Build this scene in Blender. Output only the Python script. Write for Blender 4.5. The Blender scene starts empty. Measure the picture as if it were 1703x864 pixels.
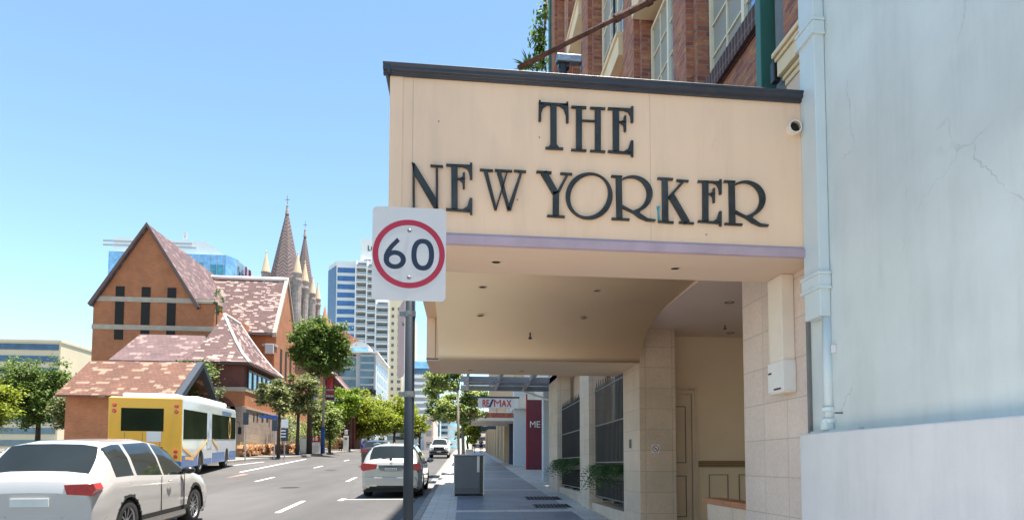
import bpy, bmesh, math, random
from mathutils import Vector, Matrix, noise as mnoise
R = math.radians
random.seed(7)
SC = bpy.context.scene
COL = SC.collection

# ------------------------------------------------------------------ camera, sky, sun, exposure
EYE = 1.6
FPX, CXP, CYP = 1100.0, 900.0, 707.6
YAW = -math.atan(130 / 1100); PITCH = R(3.3)
cam = bpy.data.cameras.new('camera'); co = bpy.data.objects.new('camera', cam); COL.objects.link(co)
co.location = (0, 0, EYE); co.rotation_euler = (R(90) + PITCH, 0, YAW)
cam.sensor_fit = 'HORIZONTAL'; cam.sensor_width = 36.0
cam.lens = FPX / 1703 * 36
cam.shift_x = -(CXP - 851.5) / 1703; cam.shift_y = (CYP - 432) / 1703
cam.clip_start = 0.05; cam.clip_end = 6000
SC.camera = co
SUN_DIR = Vector((0.18, -0.02, 1.0)).normalized()      # towards the sun
W = bpy.data.worlds.new('World'); SC.world = W; W.use_nodes = True
wn = W.node_tree; wn.nodes.clear()
wo = wn.nodes.new('ShaderNodeOutputWorld'); wb = wn.nodes.new('ShaderNodeBackground')
sk = wn.nodes.new('ShaderNodeTexSky'); sk.sky_type = 'NISHITA'; sk.sun_disc = False
sk.sun_elevation = math.asin(SUN_DIR.z); sk.sun_rotation = math.atan2(SUN_DIR.x, SUN_DIR.y)
sk.air_density = 1.0; sk.dust_density = 0.0; sk.ozone_density = 2.0
wb.inputs[1].default_value = 0.10
wbal = wn.nodes.new('ShaderNodeMix'); wbal.data_type = 'RGBA'; wbal.blend_type = 'MULTIPLY'; wbal.inputs[0].default_value = 1
wbal.inputs[7].default_value = (.88, .93, .85, 1)      # camera white balance, slightly warm
wn.links.new(sk.outputs[0], wbal.inputs[6]); wn.links.new(wbal.outputs[2], wb.inputs[0]); wn.links.new(wb.outputs[0], wo.inputs[0])
sl = bpy.data.lights.new('sun', 'SUN'); sl.energy = 4.6; sl.angle = R(0.6); sl.color = (1, .95, .87)
so = bpy.data.objects.new('sun', sl); COL.objects.link(so)
so.rotation_euler = SUN_DIR.to_track_quat('Z', 'Y').to_euler()
SC.view_settings.view_transform = 'Standard'; SC.view_settings.look = 'None'
SC.view_settings.exposure = 1.7; SC.view_settings.gamma = 1

# ------------------------------------------------------------------ surveying: picture ray -> point on a known plane
FW = Vector((math.sin(-YAW) * math.cos(PITCH), math.cos(YAW) * math.cos(PITCH), math.sin(PITCH)))
RT = Vector((math.cos(YAW), math.sin(YAW), 0)); UP = RT.cross(FW)
def ray(x, y): return FW + RT * ((x - CXP) / FPX) - UP * ((y - CYP) / FPX)
def atX(x, y, X): d = ray(x, y); return Vector((0, 0, EYE)) + d * (X / d.x)
def atY(x, y, Y): d = ray(x, y); return Vector((0, 0, EYE)) + d * (Y / d.y)
def atZ(x, y, z): d = ray(x, y); return Vector((0, 0, EYE)) + d * ((z - EYE) / d.z)
S = 0.0373
def sm(t): t = max(0, min(1, t)); return t * t * (3 - 2 * t)
def prof(y):
    if y < -20: return S * -20
    if y < 95: return S * y
    if y < 145:
        t = (y - 95) / 50; return S * 95 + S * 50 * (t - t * t / 2)
    return S * 120
def gz(x, y, dz=0.0): return prof(y) + 0.25 * sm((-x - 9.5) / 3.5) + dz

# ------------------------------------------------------------------ materials
MATS = {}
def newmat(name):
    m = bpy.data.materials.new(name); m.use_nodes = True
    nt = m.node_tree; b = nt.nodes['Principled BSDF']; MATS[name] = m
    return m, nt, b
def N(nt, t, **kw):
    n = nt.nodes.new(t)
    for k, v in kw.items():
        if k.startswith('i_'): n.inputs[int(k[2:])].default_value = v
        else: setattr(n, k, v)
    return n
def C4(c, k=1.0): return (c[0] * k, c[1] * k, c[2] * k, 1)
def mixc(nt, fac, a, b, mode='MIX'):
    n = nt.nodes.new('ShaderNodeMix'); n.data_type = 'RGBA'; n.blend_type = mode
    for i, v in ((0, fac), (6, a), (7, b)):
        if hasattr(v, 'is_linked') or hasattr(v, 'links'): nt.links.new(v, n.inputs[i])
        else: n.inputs[i].default_value = v
    return n.outputs[2]
def ramp(nt, src, p0, p1):
    r = nt.nodes.new('ShaderNodeMapRange'); r.inputs[1].default_value = p0; r.inputs[2].default_value = p1
    nt.links.new(src, r.inputs[0]); return r.outputs[0]
def objvec(nt): return nt.nodes.new('ShaderNodeTexCoord').outputs['Object']
def noise(nt, vec, scale, detail=4, rough=.6, scl=None):
    n = nt.nodes.new('ShaderNodeTexNoise'); n.inputs['Scale'].default_value = scale
    n.inputs['Detail'].default_value = detail; n.inputs['Roughness'].default_value = rough
    if scl:
        mp = nt.nodes.new('ShaderNodeMapping'); mp.inputs['Scale'].default_value = scl
        nt.links.new(vec, mp.inputs[0]); vec = mp.outputs[0]
    nt.links.new(vec, n.inputs['Vector']); return n.outputs['Fac']
def bump(nt, b, src, strength, dist=.01):
    n = nt.nodes.new('ShaderNodeBump'); n.inputs['Strength'].default_value = strength; n.inputs['Distance'].default_value = dist
    nt.links.new(src, n.inputs['Height']); nt.links.new(n.outputs[0], b.inputs['Normal']); return n
def wallvec(nt):
    """(along, up) coordinates on a vertical or sloping face, whichever way it points"""
    g = nt.nodes.new('ShaderNodeNewGeometry'); tc = nt.nodes.new('ShaderNodeTexCoord')
    tn = nt.nodes.new('ShaderNodeVectorTransform'); tn.vector_type = 'NORMAL'; tn.convert_from = 'WORLD'; tn.convert_to = 'OBJECT'
    nt.links.new(g.outputs['True Normal'], tn.inputs[0])
    s = nt.nodes.new('ShaderNodeSeparateXYZ'); nt.links.new(tn.outputs[0], s.inputs[0])
    p = nt.nodes.new('ShaderNodeSeparateXYZ'); nt.links.new(tc.outputs['Object'], p.inputs[0])
    ax = N(nt, 'ShaderNodeMath', operation='ABSOLUTE'); nt.links.new(s.outputs[0], ax.inputs[0])
    ay = N(nt, 'ShaderNodeMath', operation='ABSOLUTE'); nt.links.new(s.outputs[1], ay.inputs[0])
    gt = N(nt, 'ShaderNodeMath', operation='GREATER_THAN'); nt.links.new(ax.outputs[0], gt.inputs[0]); nt.links.new(ay.outputs[0], gt.inputs[1])
    mx = nt.nodes.new('ShaderNodeMix'); mx.data_type = 'FLOAT'
    nt.links.new(gt.outputs[0], mx.inputs[0]); nt.links.new(p.outputs[0], mx.inputs[2]); nt.links.new(p.outputs[1], mx.inputs[3])
    c = nt.nodes.new('ShaderNodeCombineXYZ'); nt.links.new(mx.outputs[0], c.inputs[0]); nt.links.new(p.outputs[2], c.inputs[1])
    return c.outputs[0]
def paint(name, col, rough=.6, var=.12, scale=1.5, bmp=.05, metal=0.0, stain=0.0, scol=None, fine=60, coat=0.0, spec=.5):
    m, nt, b = newmat(name); v = objvec(nt)
    n = noise(nt, v, scale, 5); c = mixc(nt, ramp(nt, n, .3, .7), C4(col, 1 - var), C4(col, 1 + var * .6))
    if stain:
        s = noise(nt, v, 1.3, 6, .7, (3, 3, .35))
        c = mixc(nt, ramp(nt, s, .56, .56 + .3 / max(stain, .01) * .35), c, C4(scol or (col[0] * .45, col[1] * .42, col[2] * .38)))
    nt.links.new(c, b.inputs['Base Color']); b.inputs['Metallic'].default_value = metal
    b.inputs['Specular IOR Level'].default_value = spec
    rr = noise(nt, v, scale * 4, 3); mr = nt.nodes.new('ShaderNodeMapRange')
    mr.inputs[3].default_value = max(.02, rough - .08); mr.inputs[4].default_value = min(1, rough + .08)
    nt.links.new(rr, mr.inputs[0]); nt.links.new(mr.outputs[0], b.inputs['Roughness'])
    b.inputs['Coat Weight'].default_value = coat; b.inputs['Coat Roughness'].default_value = .05
    if bmp: bump(nt, b, noise(nt, v, fine, 4), bmp * 3, .004)
    return m
def brick(name, c1, c2, mortar, bw=.24, bh=.076, joint=.008, offset=.5, c3=None, rough=.85, bmp=.6, dirt=.25, coursemix=None):
    m, nt, b = newmat(name); v = wallvec(nt); o = objvec(nt)
    t = nt.nodes.new('ShaderNodeTexBrick'); t.offset = offset
    t.inputs['Color1'].default_value = C4(c1); t.inputs['Color2'].default_value = C4(c2); t.inputs['Mortar'].default_value = C4(mortar)
    t.inputs['Scale'].default_value = 1; t.inputs['Mortar Size'].default_value = joint; t.inputs['Mortar Smooth'].default_value = .3
    t.inputs['Brick Width'].default_value = bw; t.inputs['Row Height'].default_value = bh; t.inputs['Bias'].default_value = 0
    nt.links.new(v, t.inputs['Vector']); c = t.outputs['Color']
    if c3:
        n3 = noise(nt, v, 2.3, 3, .6, (1 / bw / 3, 1 / bh / 3, 1))
        inv = N(nt, 'ShaderNodeMath', operation='LESS_THAN'); nt.links.new(t.outputs['Fac'], inv.inputs[0]); inv.inputs[1].default_value = .5
        mu = N(nt, 'ShaderNodeMath', operation='MULTIPLY'); nt.links.new(inv.outputs[0], mu.inputs[0]); nt.links.new(ramp(nt, n3, .5, .6), mu.inputs[1])
        c = mixc(nt, mu.outputs[0], c, C4(c3))
    d = noise(nt, o, .9, 6, .65); c = mixc(nt, ramp(nt, d, .35, .75), c, C4((1 - dirt, 1 - dirt, 1 - dirt)), 'MULTIPLY')
    f = noise(nt, o, 30, 3); c = mixc(nt, ramp(nt, f, .3, .7), c, C4((.86, .86, .86)), 'MULTIPLY')
    nt.links.new(c, b.inputs['Base Color']); b.inputs['Roughness'].default_value = rough
    iv = N(nt, 'ShaderNodeMath', operation='SUBTRACT'); iv.inputs[0].default_value = 1; nt.links.new(t.outputs['Fac'], iv.inputs[1])
    bump(nt, b, iv.outputs[0], bmp, .006)
    return m
def herringbone(name):
    m, nt, b = newmat(name); v = wallvec(nt); sp_ = nt.nodes.new('ShaderNodeSeparateXYZ'); nt.links.new(v, sp_.inputs[0])
    def mth(op, a, b_=None):
        n = nt.nodes.new('ShaderNodeMath'); n.operation = op
        for i, q in enumerate((a, b_)):
            if q is None: continue
            if isinstance(q, (int, float)): n.inputs[i].default_value = q
            else: nt.links.new(q, n.inputs[i])
        return n.outputs[0]
    zig = mth('PINGPONG', sp_.outputs[0], .65); u = mth('ADD', sp_.outputs[1], zig)
    fr = mth('FRACT', mth('MULTIPLY', u, 1.7)); st = mth('LESS_THAN', fr, .3)
    c = mixc(nt, st, C4((.115, .078, .076)), C4((.235, .185, .175)))
    c = mixc(nt, ramp(nt, noise(nt, v, 1.4, 5), .35, .7), c, C4((.75, .72, .72)), 'MULTIPLY')
    nt.links.new(c, b.inputs['Base Color']); b.inputs['Roughness'].default_value = .75; return m
def glass(name, col, rough=.06, metal=.55):
    m, nt, b = newmat(name); v = objvec(nt)
    n = noise(nt, v, .6, 3); nt.links.new(mixc(nt, ramp(nt, n, .35, .65), C4(col, .75), C4(col, 1.2)), b.inputs['Base Color'])
    b.inputs['Roughness'].default_value = rough; b.inputs['Metallic'].default_value = metal; b.inputs['Specular IOR Level'].default_value = .8
    w = noise(nt, v, .8, 2); bump(nt, b, w, .03, .05)
    return m
def foliage(name, dark, light, trans=.35):
    m, nt, b = newmat(name)
    g = nt.nodes.new('ShaderNodeNewGeometry')
    v = objvec(nt); n = noise(nt, v, .9, 4)
    c = mixc(nt, g.outputs['Random Per Island'], C4(dark), C4(light))
    c = mixc(nt, ramp(nt, n, .35, .7), c, C4(light, 1.15)); 
    c = mixc(nt, ramp(nt, noise(nt, v, 3, 2), .4, .6), C4(dark), c)
    nt.links.new(c, b.inputs['Base Color']); b.inputs['Roughness'].default_value = .55
    t = nt.nodes.new('ShaderNodeBsdfTranslucent'); nt.links.new(c, t.inputs[0])
    ms = nt.nodes.new('ShaderNodeMixShader'); ms.inputs[0].default_value = trans
    o = [x for x in nt.nodes if x.type == 'OUTPUT_MATERIAL'][0]
    nt.links.new(b.outputs[0], ms.inputs[1]); nt.links.new(t.outputs[0], ms.inputs[2]); nt.links.new(ms.outputs[0], o.inputs[0])
    return m
def patched_tiles(name, base, dark, pale, amount=.5, sz=(.34, .2), dirt=.35):
    """tiled roof: courses of small tiles, some replaced by pale ones"""
    m, nt, b = newmat(name); v = wallvec(nt); o = objvec(nt)
    t = nt.nodes.new('ShaderNodeTexBrick'); t.offset = .5; t.inputs['Scale'].default_value = 1
    t.inputs['Color1'].default_value = C4(base); t.inputs['Color2'].default_value = C4(dark); t.inputs['Mortar'].default_value = C4(dark, .5)
    t.inputs['Mortar Size'].default_value = .012; t.inputs['Brick Width'].default_value = sz[0]; t.inputs['Row Height'].default_value = sz[1]
    nt.links.new(v, t.inputs['Vector']); c = t.outputs['Color']
    if pale:
        t2 = nt.nodes.new('ShaderNodeTexBrick'); t2.offset = .37; t2.offset_frequency = 3; t2.inputs['Scale'].default_value = 1
        t2.inputs['Color1'].default_value = (0, 0, 0, 1); t2.inputs['Color2'].default_value = (1, 1, 1, 1); t2.inputs['Mortar'].default_value = (0, 0, 0, 1)
        t2.inputs['Mortar Size'].default_value = .0; t2.inputs['Bias'].default_value = 0
        t2.inputs['Brick Width'].default_value = sz[0] * 1.45; t2.inputs['Row Height'].default_value = sz[1] * 1.0
        nt.links.new(v, t2.inputs['Vector'])
        ad = N(nt, 'ShaderNodeMath', operation='MULTIPLY_ADD'); nt.links.new(noise(nt, v, .55, 3), ad.inputs[0]); ad.inputs[1].default_value = .9
        nt.links.new(t2.outputs['Color'], ad.inputs[2])
        c = mixc(nt, ramp(nt, ad.outputs[0], 1.28 - amount * .3, 1.33 - amount * .3), c, C4(pale))
    c = mixc(nt, ramp(nt, noise(nt, o, .7, 5), .35, .75), c, C4((1 - dirt, 1 - dirt, 1 - dirt)), 'MULTIPLY')
    nt.links.new(c, b.inputs['Base Color']); b.inputs['Roughness'].default_value = .8
    iv = N(nt, 'ShaderNodeMath', operation='SUBTRACT'); iv.inputs[0].default_value = 1; nt.links.new(t.outputs['Fac'], iv.inputs[1]); bump(nt, b, iv.outputs[0], .5, .02)
    return m

M = {}
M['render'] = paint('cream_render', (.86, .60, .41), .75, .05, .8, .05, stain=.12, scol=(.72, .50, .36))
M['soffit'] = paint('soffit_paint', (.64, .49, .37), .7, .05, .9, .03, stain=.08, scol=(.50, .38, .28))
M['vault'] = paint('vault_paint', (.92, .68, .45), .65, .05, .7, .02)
M['vault_edge'] = paint('lit_vault_edge', (.92, .74, .50), .6, .04, 1)  # lighter than the vault: light on the edge is put into the colour
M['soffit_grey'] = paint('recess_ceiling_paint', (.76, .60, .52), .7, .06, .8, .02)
M['lilac'] = paint('lilac_trim', (.44, .33, .38), .5, .15, 3, .05, stain=.2, scol=(.2, .15, .25))
M['gutter'] = paint('dark_metal_gutter', (.028, .030, .042), .35, .25, 4, .05, stain=.1, scol=(.1, .09, .08), spec=.6)
M['letter'] = paint('weathered_letter_metal', (.034, .038, .038), .5, .6, 5, .15, metal=.2, stain=.35, scol=(.085, .115, .13))
M['teal_drip'] = paint('teal_paint', (.03, .33, .42), .5)
M['stone'] = brick('travertine_tiles', (.76, .62, .54), (.69, .57, .50), (.52, .42, .35), .46, .345, .005, 0, None, .45, .25, .22)
M['stone_warm'] = brick('travertine_tiles_warm', (.78, .60, .46), (.69, .54, .41), (.50, .39, .30), .46, .345, .005, 0, None, .4, .25, .25)
M['blue'] = paint('pale_blue_render', (.60, .65, .64), .7, .13, .8, .12, stain=.3, scol=(.52, .56, .54), fine=35)
M['blue_pipe'] = paint('pale_blue_pipe_paint', (.58, .66, .68), .45, .06, 2, .04, stain=.15, scol=(.42, .5, .5))
M['plinth'] = paint('blue_white_plinth', (.63, .63, .64), .7, .08, 1.2, .16, stain=.12, scol=(.45, .48, .5))
M['sealant'] = paint('dark_seam', (.16, .17, .17), .7, .2, 5)
M['brickA'] = brick('dark_red_brick', (.50, .17, .10), (.27, .09, .075), (.30, .23, .19), .24, .078, .009, .5, (.58, .25, .11), bmp=.5)
M['brickS'] = brick('brick_sill', (.13, .07, .07), (.10, .055, .06), (.24, .2, .19), .09, .3, .009, 0)
M['cream'] = paint('cream_trim', (.84, .66, .42), .6, .08, 2, .05, stain=.1)
M['cream2'] = paint('cream_stucco', (.80, .61, .48), .75, .08, 2, .08, stain=.15)
M['green'] = paint('green_steel', (.05, .17, .14), .5, .15, 2, .05, stain=.1, scol=(.09, .13, .12))
M['winframe'] = paint('window_cream', (.82, .74, .56), .55, .08, 3)
M['winglass'] = glass('window_glass', (.40, .55, .72), .05, .75)
M['blind'] = paint('window_blind', (.34, .33, .30), .6)
M['rust'] = paint('rusty_rod', (.085, .035, .022), .9, .7, 14, .5, stain=.7, scol=(.018, .012, .012))
M['iron'] = paint('black_iron', (.018, .018, .02), .4, .3, 5, .05, spec=.6)
M['ironrail'] = paint('worn_iron_rail', (.22, .22, .22), .4, .3, 5, metal=.5)
M['screen'] = paint('dark_window_screen', (.075, .062, .050), .35, .4, 3, spec=.6)
M['timber'] = paint('orange_timber', (.42, .17, .07), .45, .25, 6, .1)
M['doorpaint'] = paint('door_paint', (.80, .65, .50), .5, .08, 2)
M['innerwall'] = paint('inner_wall', (.90, .72, .52), .7, .05, 1)
M['white'] = paint('white_paint', (.72, .71, .69), .5, .08, 2)
M['conduit'] = paint('offwhite_conduit', (.76, .68, .58), .5, .08, 3, stain=.25)
M['black'] = paint('black_rubber', (.018, .018, .018), .8, .2, 8)
M['blackgloss'] = paint('black_plastic', (.02, .02, .022), .3, .1, 4)
M['void'] = paint('dark_recess', (.02, .018, .015), .9)
M['galv'] = paint('galvanised_pole', (.05, .06, .075), .5, .12, 5, .05, metal=.35)
M['pole'] = paint('painted_pole', (.020, .028, .038), .7, .2, 6, .1, stain=.15, scol=(.04, .045, .05), spec=.25)
M['awnsteel'] = paint('awning_steel', (.30, .31, .33), .5, .12, 3)
M['signface'] = paint('retroreflective_white', (.52, .52, .53), .35, .05, 2, .02)
M['signred'] = paint('sign_red', (.36, .008, .035), .35, .08, 5, .02)
M['signnavy'] = paint('sign_navy', (.006, .014, .04), .4, .1, 8, .02)
M['binmetal'] = paint('bin_panel', (.14, .14, .15), .45, .12, 2, .04, metal=.1, stain=.15)
M['bintop'] = paint('bin_top', (.5, .49, .47), .35, .1, 4, metal=.5)
M['hazy'] = paint('pale_concrete', (.52, .52, .52), .7, .05, .5)

# asphalt
def ground_mats():
    m, nt, b = newmat('asphalt'); v = objvec(nt)
    c = mixc(nt, ramp(nt, noise(nt, v, .35, 6, .6, (1, .25, 1)), .35, .7), (.050, .047, .045, 1), (.086, .080, .076, 1))
    c = mixc(nt, ramp(nt, noise(nt, v, 55, 3, .8), .3, .75), C4((.72, .72, .72)), c, 'MIX') if False else c
    g = noise(nt, v, 70, 3, .8); c = mixc(nt, ramp(nt, g, .35, .7), c, C4((1.3, 1.28, 1.25)), 'MULTIPLY')
    nt.links.new(c, b.inputs['Base Color'])
    # patches and tar seams that run along the street
    vo = nt.nodes.new('ShaderNodeTexVoronoi'); vo.feature = 'DISTANCE_TO_EDGE'; vo.inputs['Scale'].default_value = 1
    mp = nt.nodes.new('ShaderNodeMapping'); mp.inputs['Scale'].default_value = (.28, .07, 1); nt.links.new(v, mp.inputs[0])
    wv = noise(nt, v, 1.2, 3); va = nt.nodes.new('ShaderNodeVectorMath'); va.operation = 'ADD'; nt.links.new(mp.outputs[0], va.inputs[0])
    sc = nt.nodes.new('ShaderNodeVectorMath'); sc.operation = 'SCALE'; sc.inputs['Scale'].default_value = .12
    cb = nt.nodes.new('ShaderNodeCombineXYZ'); nt.links.new(wv, cb.inputs[0]); nt.links.new(cb.outputs[0], sc.inputs[0]); nt.links.new(sc.outputs[0], va.inputs[1])
    nt.links.new(va.outputs[0], vo.inputs['Vector'])
    c = mixc(nt, ramp(nt, vo.outputs['Distance'], .001, .004), C4((.05, .048, .046)), c)
    nt.links.new(c, b.inputs['Base Color']); b.inputs['Roughness'].default_value = .85
    bump(nt, b, g, .4, .006); M['asphalt'] = m
    m, nt, b = newmat('granite_paving'); tc = objvec(nt)
    t = nt.nodes.new('ShaderNodeTexBrick'); t.offset = 0; t.inputs['Scale'].default_value = 1
    t.inputs['Color1'].default_value = (.235, .245, .29, 1); t.inputs['Color2'].default_value = (.30, .305, .34, 1); t.inputs['Mortar'].default_value = (.22, .21, .215, 1)
    t.inputs['Mortar Size'].default_value = .006; t.inputs['Brick Width'].default_value = .64; t.inputs['Row Height'].default_value = .64
    nt.links.new(tc, t.inputs['Vector'])
    c = mixc(nt, ramp(nt, noise(nt, tc, 1.3, 6, .65), .35, .7), t.outputs['Color'], C4((.7, .68, .66)), 'MULTIPLY')
    c = mixc(nt, ramp(nt, noise(nt, tc, 90, 2), .3, .7), c, C4((.8, .8, .8)), 'MULTIPLY')
    nt.links.new(c, b.inputs['Base Color']); b.inputs['Roughness'].default_value = .42
    bump(nt, b, t.outputs['Fac'], -.25, .004); M['paver'] = m
    m, nt, b = newmat('pale_paving'); tc = objvec(nt)
    t = nt.nodes.new('ShaderNodeTexBrick'); t.offset = .5; t.inputs['Scale'].default_value = 1
    t.inputs['Color1'].default_value = (.66, .58, .52, 1); t.inputs['Color2'].default_value = (.60, .54, .48, 1); t.inputs['Mortar'].default_value = (.2, .18, .17, 1)
    t.inputs['Mortar Size'].default_value = .006; t.inputs['Brick Width'].default_value = .64; t.inputs['Row Height'].default_value = .32
    nt.links.new(tc, t.inputs['Vector'])
    c = mixc(nt, ramp(nt, noise(nt, tc, 1.7, 6, .65), .35, .7), t.outputs['Color'], C4((.78, .74, .70)), 'MULTIPLY')
    nt.links.new(c, b.inputs['Base Color']); b.inputs['Roughness'].default_value = .55
    bump(nt, b, t.outputs['Fac'], -.25, .004); M['pale_paver'] = m
ground_mats()
def weather(key, crackcol, sc=.55):
    m = M[key]; nt = m.node_tree; b = nt.nodes['Principled BSDF']; src = b.inputs['Base Color'].links[0].from_socket; v = wallvec(nt)
    wob = noise(nt, v, 2.5, 4); vm = nt.nodes.new('ShaderNodeVectorMath'); vm.operation = 'MULTIPLY_ADD'; vm.inputs[1].default_value = (.3, .3, 0)
    cb = nt.nodes.new('ShaderNodeCombineXYZ'); nt.links.new(wob, cb.inputs[0]); nt.links.new(noise(nt, v, 3.1, 4), cb.inputs[1]); nt.links.new(cb.outputs[0], vm.inputs[0]); nt.links.new(v, vm.inputs[2])
    vo = nt.nodes.new('ShaderNodeTexVoronoi'); vo.feature = 'DISTANCE_TO_EDGE'; vo.inputs['Scale'].default_value = sc; nt.links.new(vm.outputs[0], vo.inputs['Vector'])
    line = N(nt, 'ShaderNodeMath', operation='LESS_THAN'); nt.links.new(vo.outputs['Distance'], line.inputs[0]); line.inputs[1].default_value = .0022
    msk = N(nt, 'ShaderNodeMath', operation='MULTIPLY'); nt.links.new(line.outputs[0], msk.inputs[0]); nt.links.new(ramp(nt, noise(nt, v, .9, 3), .52, .62), msk.inputs[1])
    c = mixc(nt, msk.outputs[0], src, C4(crackcol))
    c = mixc(nt, ramp(nt, noise(nt, v, 1.6, 5, .7, (2.2, .25, 1)), .48, .78), c, C4((.88, .88, .87)), 'MULTIPLY')
    c = mixc(nt, ramp(nt, noise(nt, v, .7, 2, .4), .56, .60), c, C4((.95, .955, .97)), 'MULTIPLY')
    nt.links.new(c, b.inputs['Base Color'])
weather('blue', (.42, .46, .45), .45); weather('plinth', (.36, .35, .37), .8); weather('render', (.55, .40, .28), .22)
M['kerb'] = paint('kerb_stone', (.33, .29, .25), .75, .2, 3, .1, stain=.2)
M['gutter_conc'] = paint('gutter_concrete', (.20, .19, .18), .8, .2, 2, .1, stain=.2)
M['ground'] = paint('earth', (.13, .12, .09), .95, .3, .05)
M['line'] = paint('road_paint', (.74, .73, .70), .6, .12, 8, .1, stain=.3, scol=(.35, .34, .33))
M['redline'] = paint('red_road_paint', (.40, .16, .14), .7, .15, 4, .1)

# ------------------------------------------------------------------ mesh builder
class MB:
    def __init__(s): s.v = []; s.f = []
    def add(s, vs, fs):
        o = len(s.v); s.v += [Vector(v) for v in vs]; s.f += [[i + o for i in f] for f in fs]; return s
    def box(s, x0, x1, y0, y1, z0, z1):
        return s.add([(x0, y0, z0), (x1, y0, z0), (x1, y1, z0), (x0, y1, z0), (x0, y0, z1), (x1, y0, z1), (x1, y1, z1), (x0, y1, z1)],
                     [(0, 3, 2, 1), (4, 5, 6, 7), (0, 1, 5, 4), (1, 2, 6, 5), (2, 3, 7, 6), (3, 0, 4, 7)])
    def quad(s, a, b, c, d): return s.add([a, b, c, d], [(0, 1, 2, 3)])
    def prism(s, pts, vec):
        """closed solid: polygon pts swept by vec"""
        n = len(pts); vec = Vector(vec); p = [Vector(q) for q in pts]
        return s.add(p + [q + vec for q in p], [list(range(n))[::-1], [i + n for i in range(n)]] + [(i, (i + 1) % n, (i + 1) % n + n, i + n) for i in range(n)])
    def tube(s, pts, rad, n=8, cap=True):
        pts = [Vector(p) for p in pts]; rs = rad if isinstance(rad, (list, tuple)) else [rad] * len(pts)
        vs = []; fs = []; m = len(pts)
        for i, p in enumerate(pts):
            d = (pts[min(i + 1, m - 1)] - pts[max(i - 1, 0)]).normalized()
            a = d.cross(Vector((0, 0, 1)) if abs(d.z) < .9 else Vector((1, 0, 0))).normalized(); b = d.cross(a)
            for k in range(n):
                t = 2 * math.pi * k / n; vs.append(p + (a * math.cos(t) + b * math.sin(t)) * rs[i])
        for i in range(m - 1):
            for k in range(n): fs.append((i * n + k, i * n + (k + 1) % n, (i + 1) * n + (k + 1) % n, (i + 1) * n + k))
        if cap: fs += [list(range(n))[::-1], [(m - 1) * n + k for k in range(n)]]
        return s.add(vs, fs)
    def lathe(s, c, prof_, n=16, axis='Z'):
        """profile of (radius, height) about an axis through c"""
        c = Vector(c); vs = []; fs = []; m = len(prof_)
        for r, h in prof_:
            for k in range(n):
                t = 2 * math.pi * k / n; x, y = r * math.cos(t), r * math.sin(t)
                vs.append(c + (Vector((x, y, h)) if axis == 'Z' else Vector((h, x, y)) if axis == 'X' else Vector((x, h, y))))
        for i in range(m - 1):
            for k in range(n): fs.append((i * n + k, i * n + (k + 1) % n, (i + 1) * n + (k + 1) % n, (i + 1) * n + k))
        return s.add(vs, fs)
    def build(s, name, mat, parent=None, smooth=False, bevel=0, local=False, recalc=True):
        me = bpy.data.meshes.new(name); off = Vector((0, 0, 0)); o = bpy.data.objects.new(name, me)
        if parent is not None:
            o.parent = parent
            if not local:
                r = parent
                while r is not None: off += Vector(r.location); r = r.parent
        me.from_pydata([tuple(v - off) for v in s.v], [], s.f)
        if recalc:
            bm = bmesh.new(); bm.from_mesh(me); bmesh.ops.recalc_face_normals(bm, faces=bm.faces); bm.to_mesh(me); bm.free()
        me.materials.append(M[mat] if isinstance(mat, str) else mat)
        if smooth:
            for p in me.polygons: p.use_smooth = True
        COL.objects.link(o)
        if bevel:
            b = o.modifiers.new('bevel', 'BEVEL'); b.width = bevel; b.segments = 2; b.limit_method = 'ANGLE'; b.angle_limit = R(40)
        return o
def tag(o, label=None, cat=None, group=None, kind=None):
    if label: o['label'] = label
    if cat: o['category'] = cat
    if group: o['group'] = group
    if kind: o['kind'] = kind
    return o
def thing(name, label, cat, loc=(0, 0, 0), rot=(0, 0, 0), group=None):
    o = bpy.data.objects.new(name, None); o.empty_display_size = .3; COL.objects.link(o)
    o.location = loc; o.rotation_euler = rot; tag(o, label, cat, group); return o
def bx(name, mat, parent, x0, x1, y0, y1, z0, z1, bevel=0, local=False):
    return MB().box(x0, x1, y0, y1, z0, z1).build(name, mat, parent, bevel=bevel, local=local)
def copy_tree(o, parent=None):
    c = o.copy(); COL.objects.link(c)
    if parent is not None: c.parent = parent
    for ch in list(o.children): copy_tree(ch, c)
    return c
def text_mb(body, size, font=None, extrude=.004, shear=0, xscale=1.0, weight=0.0):
    cu = bpy.data.curves.new('t', 'FONT'); cu.body = body; cu.size = size; cu.extrude = extrude; cu.shear = shear; cu.offset = weight
    o = bpy.data.objects.new('t', cu); COL.objects.link(o)
    dg = bpy.context.evaluated_depsgraph_get(); me = bpy.data.meshes.new_from_object(o.evaluated_get(dg))
    mb = MB(); mb.add([Vector((v.co.x * xscale, -v.co.z, v.co.y)) for v in me.vertices], [list(p.vertices) for p in me.polygons])
    bpy.data.objects.remove(o); bpy.data.meshes.remove(me); bpy.data.curves.remove(cu)
    return mb                                                # text standing in the XZ plane, facing -Y
def move(mb, v): v = Vector(v); mb.v = [p + v for p in mb.v]; return mb

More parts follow.
